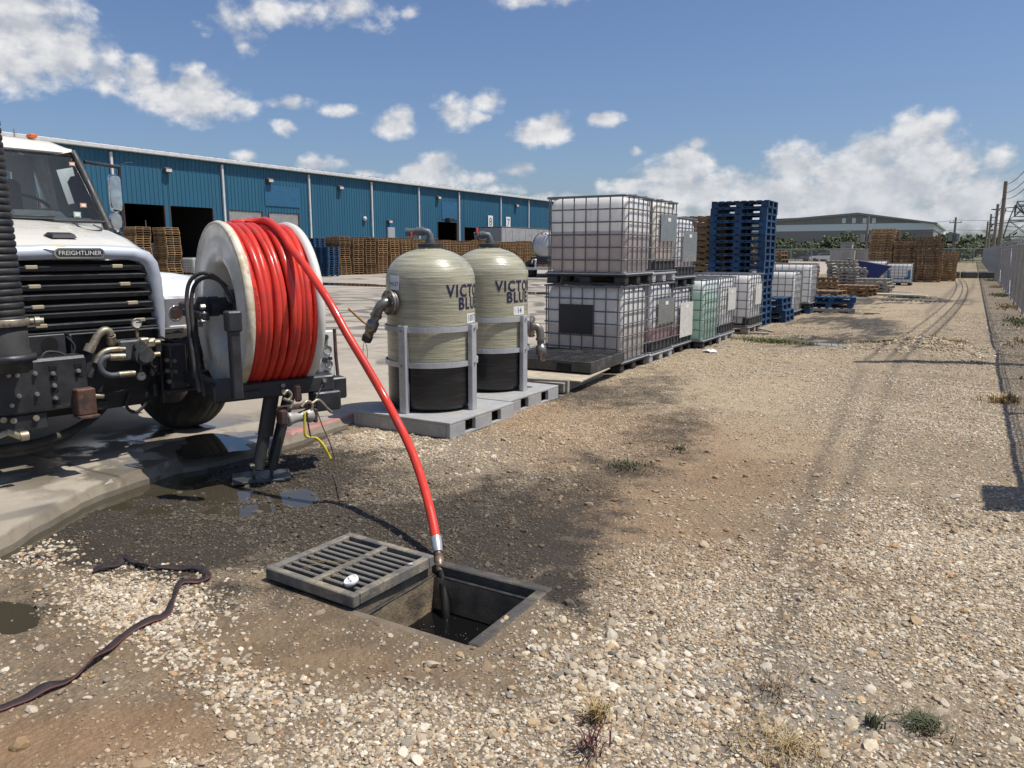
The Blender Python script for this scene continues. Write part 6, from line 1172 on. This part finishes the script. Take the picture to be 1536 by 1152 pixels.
# ------------------------------------------------------------------ utility poles, wires, pylon
polem = mat('pole_wood', (.30, .25, .20), .9, 0, (.22, .18, .14), 3, stretch=(8, 8, .6)); wirem = mat('wire', (.03, .03, .03), .6); trf = mat('transformer', (.30, .31, .31), .5)
def pole(x, y, h, label, arm=True, r=.15, drum=False, nm='utility_pole'):
    t = thing(nm, label, 'pole', (x, y, 0)); mb = MB(); mb.cyl((0, 0, -.3), (0, 0, h), r, 12, r * .72); mb.build('shaft', polem, t)
    if arm:
        mb = MB(); mb.cbox((0, 0, h - .8), (1.7, .1, .12), .01); mb.build('crossarm', polem, t)
        for q in (-.75, -.3, .75): mb = MB(); mb.lathe([(.0, .22), (.05, .2), (.06, .12), (.04, .1), (.06, .04), (.03, 0)], 10, M=T(q, 0, h - .74)); mb.build('insulator', trf, t)
    if drum:
        for q in (-.5, .5): mb = MB(); mb.cyl((q, -.05, h - 3.6), (q, -.05, h - 2.5), .32, 14); mb.build('transformer', trf, t)
    return t
pole(2.75, 13.73, 9.3, 'tall wooden pole beyond the fence whose shadow crosses the track', arm=False, nm='utility_pole', r=.13)
PL = [(3.0, 34.0), (2.4, 48.0), (1.9, 64.0), (2.3, 92.0)]
hp_ = []
def top_z(px, py, y_): d = ray(px, py); t = y_ / d[1]; v = cC + d * t; return float(v[0]), float(v[2])
for (px, py, y_), lab, am in zip(((1509, 272, 60.0), (1497, 306, 85.0), (1487, 321, 112.0), (1482, 332, 138.0)), ('tallest thick wooden pole behind the fence, wires at its top', 'second wooden pole behind the fence with a small bracket', 'third wooden pole along the fence carrying a bracket', 'most distant slim wooden pole along the fence'), (False, False, False, False)):
    x_, z_ = top_z(px, py, y_); t = pole(x_, y_, z_, lab, am, r=.15); hp_.append(Vector((x_, y_, z_)))
    if py != 272: mb = MB(); mb.tube([(0, 0, z_ - .5), (.5, 0, z_ - .35), (.7, 0, z_ - .6)], .05, 6); mb.cyl((.55, 0, z_ - .9), (.55, 0, z_ - .4), .1, 8); mb.build('bracket', blackp, t)
def sag(a, b, s, n=14): return [a.lerp(b, i / n) - Vector((0, 0, s * 4 * (i / n) * (1 - i / n))) for i in range(n + 1)]
k = 0
def wire(a, b, s, label, r=.014):
    mb = MB(); mb.tube(sag(a, b, s), r, 4); mb.top('power_line', wirem, label, 'wire', 'wires strung between the poles along the fence')
P0 = Vector((2.75, 13.73, 9.15))
for dz, dx in ((0, 0), (-.5, .05), (-.9, .08)):
    wire(P0 + Vector((dx, 0, dz)), hp_[0] + Vector((dx * .3, 0, dz - .2)), 1.6, 'thin power line sagging along the fence poles', .018)
    for a, b in zip(hp_[:-1], hp_[1:]): wire(a + Vector((dx * .3, 0, dz - .2)), b + Vector((dx * .3, 0, dz * .7 - .2)), .5, 'thin power line sagging along the fence poles')
pole(3.6, 14.2 + .01, 9.3, 'wooden pole that carries the wires beyond the frame', arm=False) if False else None
x_, z_ = top_z(1303, 324, 120); t1 = pole(x_, 120, z_, 'dark wooden pole with transformers before the grey warehouse', False, .2, True); q1 = Vector((x_, 120, z_))
x_, z_ = top_z(1434, 326, 140); t2 = pole(x_, 140, z_, 'wooden pole with crossarm and transformer beside the far trees', True, .2, True); q2 = Vector((x_, 140, z_))
q3 = q2 + Vector((34, 6, .5))
for dz in (-.4, -1.9, -6.5):
    for a, b in ((q1, q2), (q2, q3)): mb = MB(); mb.tube(sag(a + Vector((0, 0, dz)), b + Vector((0, 0, dz)), .5), .03, 4); mb.top('power_line', wirem, 'thin power line crossing the sky at the far end of the yard', 'wire', 'wires crossing the far end')
# lattice pylon
x_, z_ = top_z(1533, 302, 190); py_ = thing('transmission_pylon', 'steel lattice transmission pylon far behind the fence', 'pylon', (x_, 190, 0)); mb = MB(); lv = [(0, 3.6), (4, 2.7), (8, 1.9), (11, 1.1), (z_ - 3, 1.0), (z_, .8)]
for (z0, w0), (z1, w1) in zip(lv[:-1], lv[1:]):
    C0 = [(a * w0, b * w0, z0) for a, b in ((-1, -1), (1, -1), (1, 1), (-1, 1))]; C1 = [(a * w1, b * w1, z1) for a, b in ((-1, -1), (1, -1), (1, 1), (-1, 1))]
    for i in range(4): mb.tube([C0[i], C1[i]], .11, 4); mb.tube([C0[i], C1[(i + 1) % 4]], .07, 4); mb.tube([C0[(i + 1) % 4], C1[i]], .07, 4); mb.tube([C1[i], C1[(i + 1) % 4]], .07, 4)
mb.build('lattice', mat('pylon_steel', (.20, .20, .20), .6, .4), py_)
for z in (z_ - 1.5, z_ - 4.5, z_ - 7.5):
    mb = MB(); mb.tube([(-5.2, 0, z), (0, 0, z + .5), (5.2, 0, z)], .12, 4); mb.tube([(-5.2, 0, z), (0, 0, z - .7), (5.2, 0, z)], .08, 4); mb.build('crossarm', MATS['pylon_steel'], py_)
x_, z_ = top_z(1515, 350, 230); pole(x_, 230, z_, 'faint far utility pole beside the pylon', True, .2)

# ------------------------------------------------------------------ far end of the yard: grey warehouse, trees, fence, cars
YG = 190.0
gl_, gp_, gr_ = ON(1105, 345, 1, YG), ON(1287, 322, 1, YG), ON(1401, 337, 1, YG)
dgrey = mat('dark_grey_sheet', (.31, .28, .255), .6, 0, (.28, .25, .23), .3); lgrey = mat('pale_sheet', (.86, .88, .87), .6, 0, (.82, .84, .83))
gw = thing('grey_warehouse', 'dark grey gabled warehouse with a pale band and four small windows', 'building', (gp_.x, YG, 0))
lx, rx = gl_.x - gp_.x, gr_.x - gp_.x; zp, zr = gp_.z, gr_.z; zl = gl_.z
mb = MB(); b0, b1 = ON(1300, 345.5, 1, YG).z, ON(1300, 335.5, 1, YG).z - .3
mb.prism([(lx - 40, 0), (rx, 0), (rx, b0), (lx - 40, b0)], 0, -60, M=RX(R_(90))); mb.build('wall', dgrey, gw)
mb = MB(); mb.prism([(lx - 40, b0), (rx + .05, b0), (rx + .05, b1 + .3), (lx - 40, b1 + .3)], .06, -60, M=RX(R_(90))); mb.build('band', lgrey, gw)
mb = MB(); mb.prism([(lx - 40, b1 + .3), (rx, b1 + .3), (rx, zr), (0, zp), (lx - 40, zl - 1.5)], 0, -60, M=RX(R_(90))); mb.build('gable', dgrey, gw)
mb = MB(); mb.prism([(rx + .6, zr), (0, zp), (lx - 40, zl - 1.5), (lx - 40, zl - 1.1), (0, zp + .45), (rx + .6, zr + .4)], .5, -61, M=RX(R_(90))); mb.build('roof', mat('roof_grey', (.33, .34, .35), .5), gw)
for px in (1266, 1281, 1297, 1311): a = ON(px, 331, 1, YG); mb = MB(); mb.cbox((a.x - gp_.x, -.1, a.z), (.75, .2, 1.1), .03); mb.build('window', lgrey, gw)
leafm = bpy.data.materials.new('leaves'); leafm.use_nodes = True; B = NB(leafm.node_tree); p = leafm.node_tree.nodes['Principled BSDF']; g_ = B.n('ShaderNodeNewGeometry'); B.put(p.inputs['Base Color'], B.mix(B.mr(g_.outputs['Random Per Island'], 0, 1), (.035, .05, .016), (.085, .10, .035))); p.inputs['Roughness'].default_value = .7
bark = mat('bark', (.10, .08, .06), .9)
def tree(x, y, h, r, seed, label, n=1500, leaf=.30, trunk=.35):
    q = np.random.default_rng(seed); t = thing('tree', label, 'tree', (x, y, 0)); mb = MB(); ph = h * trunk; mb.cyl((0, 0, -.2), (0, 0, ph), .05 * h * .5, 8, .03 * h * .5)
    cl = []
    for k in range(16):
        a = q.uniform(0, 6.28); rr = r * q.uniform(.15, .85); zz = ph * .75 + (h - ph * .75) * q.uniform(.12, .9); rr *= math.sqrt(max(.1, 1 - ((zz - h * .55) / (h * .5)) ** 2)); c = Vector((math.cos(a) * rr, math.sin(a) * rr, zz)); cl.append((c, r * q.uniform(.22, .42))); mb.tube([(0, 0, ph * q.uniform(.6, 1)), c * .55 + Vector((0, 0, zz * .18)), c], [.02 * h * .5, .012 * h * .5, .005 * h], 5)
    mb.build('trunk', bark, t); mb = MB()
    for i in range(n):
        c, s = cl[q.integers(len(cl))]; v = Vector(q.normal(0, 1, 3)).normalized() * s * q.uniform(.35, 1.08); v.z *= .75; o_ = c + v; u = Vector(q.normal(0, 1, 3)).normalized() * leaf * q.uniform(.6, 1.3); w = u.orthogonal().normalized() * leaf * q.uniform(.35, .8)
        mb.add([o_ - u, o_ + w, o_ + u, o_ - w], [(0, 1, 2, 3)])
    mb.build('crown', leafm, t)
gT = 'trees before the grey warehouse'
for k, (px, py, y_, r) in enumerate(((1172, 360, 150, 4.2), (1195, 366, 150, 3.2), (1216, 366, 148, 3.0), (1240, 362, 150, 3.6), (1256, 356, 146, 3.4), (1278, 349, 140, 4.0), (1296, 364, 150, 2.6), (1310, 366, 152, 2.6), (1150, 358, 150, 4))):
    x_, z_ = top_z(px, py, y_); tree(x_, y_, z_, r, 50 + k, ('broad dark tree standing before the grey warehouse' if k != 5 else 'tallest round tree before the grey warehouse'), group_ := 1500, .28) if False else tree(x_, y_, z_, r, 50 + k, 'tallest round tree before the grey warehouse' if k == 5 else 'dark bushy tree in the row before the grey warehouse', 1500, .28)
for o in [o for o in bpy.data.objects if o.name.startswith('tree') and o.get('category') == 'tree' and 'row before' in o['label']]: o['group'] = gT
for k, (px, py, y_, r, lab) in enumerate(((1362, 352, 165, 3.0, 'bushy tree top showing above the far pallets'), (1408, 362, 150, 2.6, 'low tree beside the corner of the grey warehouse'), (1424, 351, 145, 3.2, 'wide tree behind the pole with crossarm'), (1443, 349, 150, 3.6, 'wide spreading tree right of the pole with crossarm'), (1462, 362, 170, 4.0, 'low dark tree at the vanishing end of the fence'), (1482, 357, 180, 4.2, 'dark tree behind the slim poles'), (1500, 362, 185, 4.4, 'dark tree beneath the tallest pole'), (1525, 364, 190, 5.0, 'low tree at the foot of the pylon'), (1452, 364, 160, 2.8, 'small tree left of the fence end'))):
    x_, z_ = top_z(px, py, y_); tree(x_, y_, z_, r, 80 + k, lab, 1500, .28, .25)
# far-off wood that closes the horizon
mb = MB(); q = np.random.default_rng(5)
for i in range(14000):
    x = q.uniform(-420, 420); y_ = 330 + q.uniform(0, 25); zz = abs(q.normal(0, 1)) * 2.4 + 3 * (vnoise(np.array([x * .06]), np.array([1.]))[0]); u = Vector(q.normal(0, 1, 3)).normalized() * 1.3; w = u.orthogonal().normalized() * .9; o_ = Vector((x, y_, max(zz, .3))); mb.add([o_ - u, o_ + w, o_ + u, o_ - w], [(0, 1, 2, 3)])
tag(mb.build('treeline', leafm), 'far dark wood along the horizon', 'trees', None, 'stuff')
# far cross fence
ff = thing('far_fence', 'chain link fence running across the far end of the yard', 'fence', (0, 128, 0)); x = -62
while x < 1.3: mb = MB(); mb.cyl((x, 0, 0), (x, 0, 2.1), .05, 6); mb.build('post', fgal, ff); x += 3.1
mb = MB(); mb.tube([(-62, 0, 2.05), (1.3, 0, 2.05)], .035, 5); mb.build('top_rail', fgal, ff); mb = MB()
for k in range(430):
    x = -62 + k * .146
    for s in (1, -1): mb.tube([(x, .02 * s, .1), (x + 2 * s, .02 * s, 2.05)], .007, 3)
tag(mb.build('wire_mesh', fgal, ff), kind='stuff')
def car(px, y_, c, label):
    x_ = ON(px, 385, 1, y_).x; t = thing('parked_car', label, 'car', (x_, y_, 0)); pm = mat('car_' + label[:5], c, .3, 0, c, coat=.5); mb = MB()
    pr = [(-2.2, .45), (-2.25, .75), (-1.9, .95), (-1.0, 1.0), (-.6, 1.4), (.9, 1.45), (1.5, 1.05), (2.15, .95), (2.2, .45)]; mb.prism(pr, -.85, .85, M=RX(R_(90))); mb.build('body', pm, t); mb = MB(); mb.prism([(-.9, 1.03), (-.55, 1.36), (.85, 1.4), (1.3, 1.06)], -.87, .87, M=RX(R_(90))); mb.build('windows', mat('dark_glass', (.02, .025, .03), .08), t)
    for x in (-1.35, 1.35):
        for y in (-.75, .75): mb = MB(T(x, y, .33) @ RX(R_(90))); mb.cyl((0, 0, -.11), (0, 0, .11), .33, 14); mb.build('wheel', rub, t)
car(1237, 134, (.75, .75, .74), 'white car parked behind the far fence'); car(1222, 135, (.10, .10, .11), 'dark car parked behind the far fence beside the white one'); car(1249, 136, (.45, .46, .47), 'silver car parked behind the far fence')
for px, w, h, y_, lab in ((1264, 3.2, 2.0, 118, 'low concrete block wall bay at the far lot'), (1285, 3.4, 1.9, 119, 'second concrete bay at the far lot with a slatted side'), (1269, 1.6, 2.9, 122, 'narrow grey equipment cabinet at the far lot')):
    x_ = ON(px, 385, 1, y_).x; t = thing('utility_enclosure', lab, 'enclosure', (x_, y_, 0)); mb = MB(); mb.cbox((0, 0, h / 2), (w, 1.2, h), .05); mb.build('wall', mat('block_pale', (.40, .38, .34), .9), t); mb = MB(); mb.cbox((0, 0, h + .04), (w + .2, 1.4, .09), .02); mb.build('cap', mat('cap_grey', (.3, .29, .27), .8), t); mb = MB(); mb.cbox((w * .15, -.615, h * .42), (w * .3, .04, h * .7), .01); mb.build('door', dgrey, t)
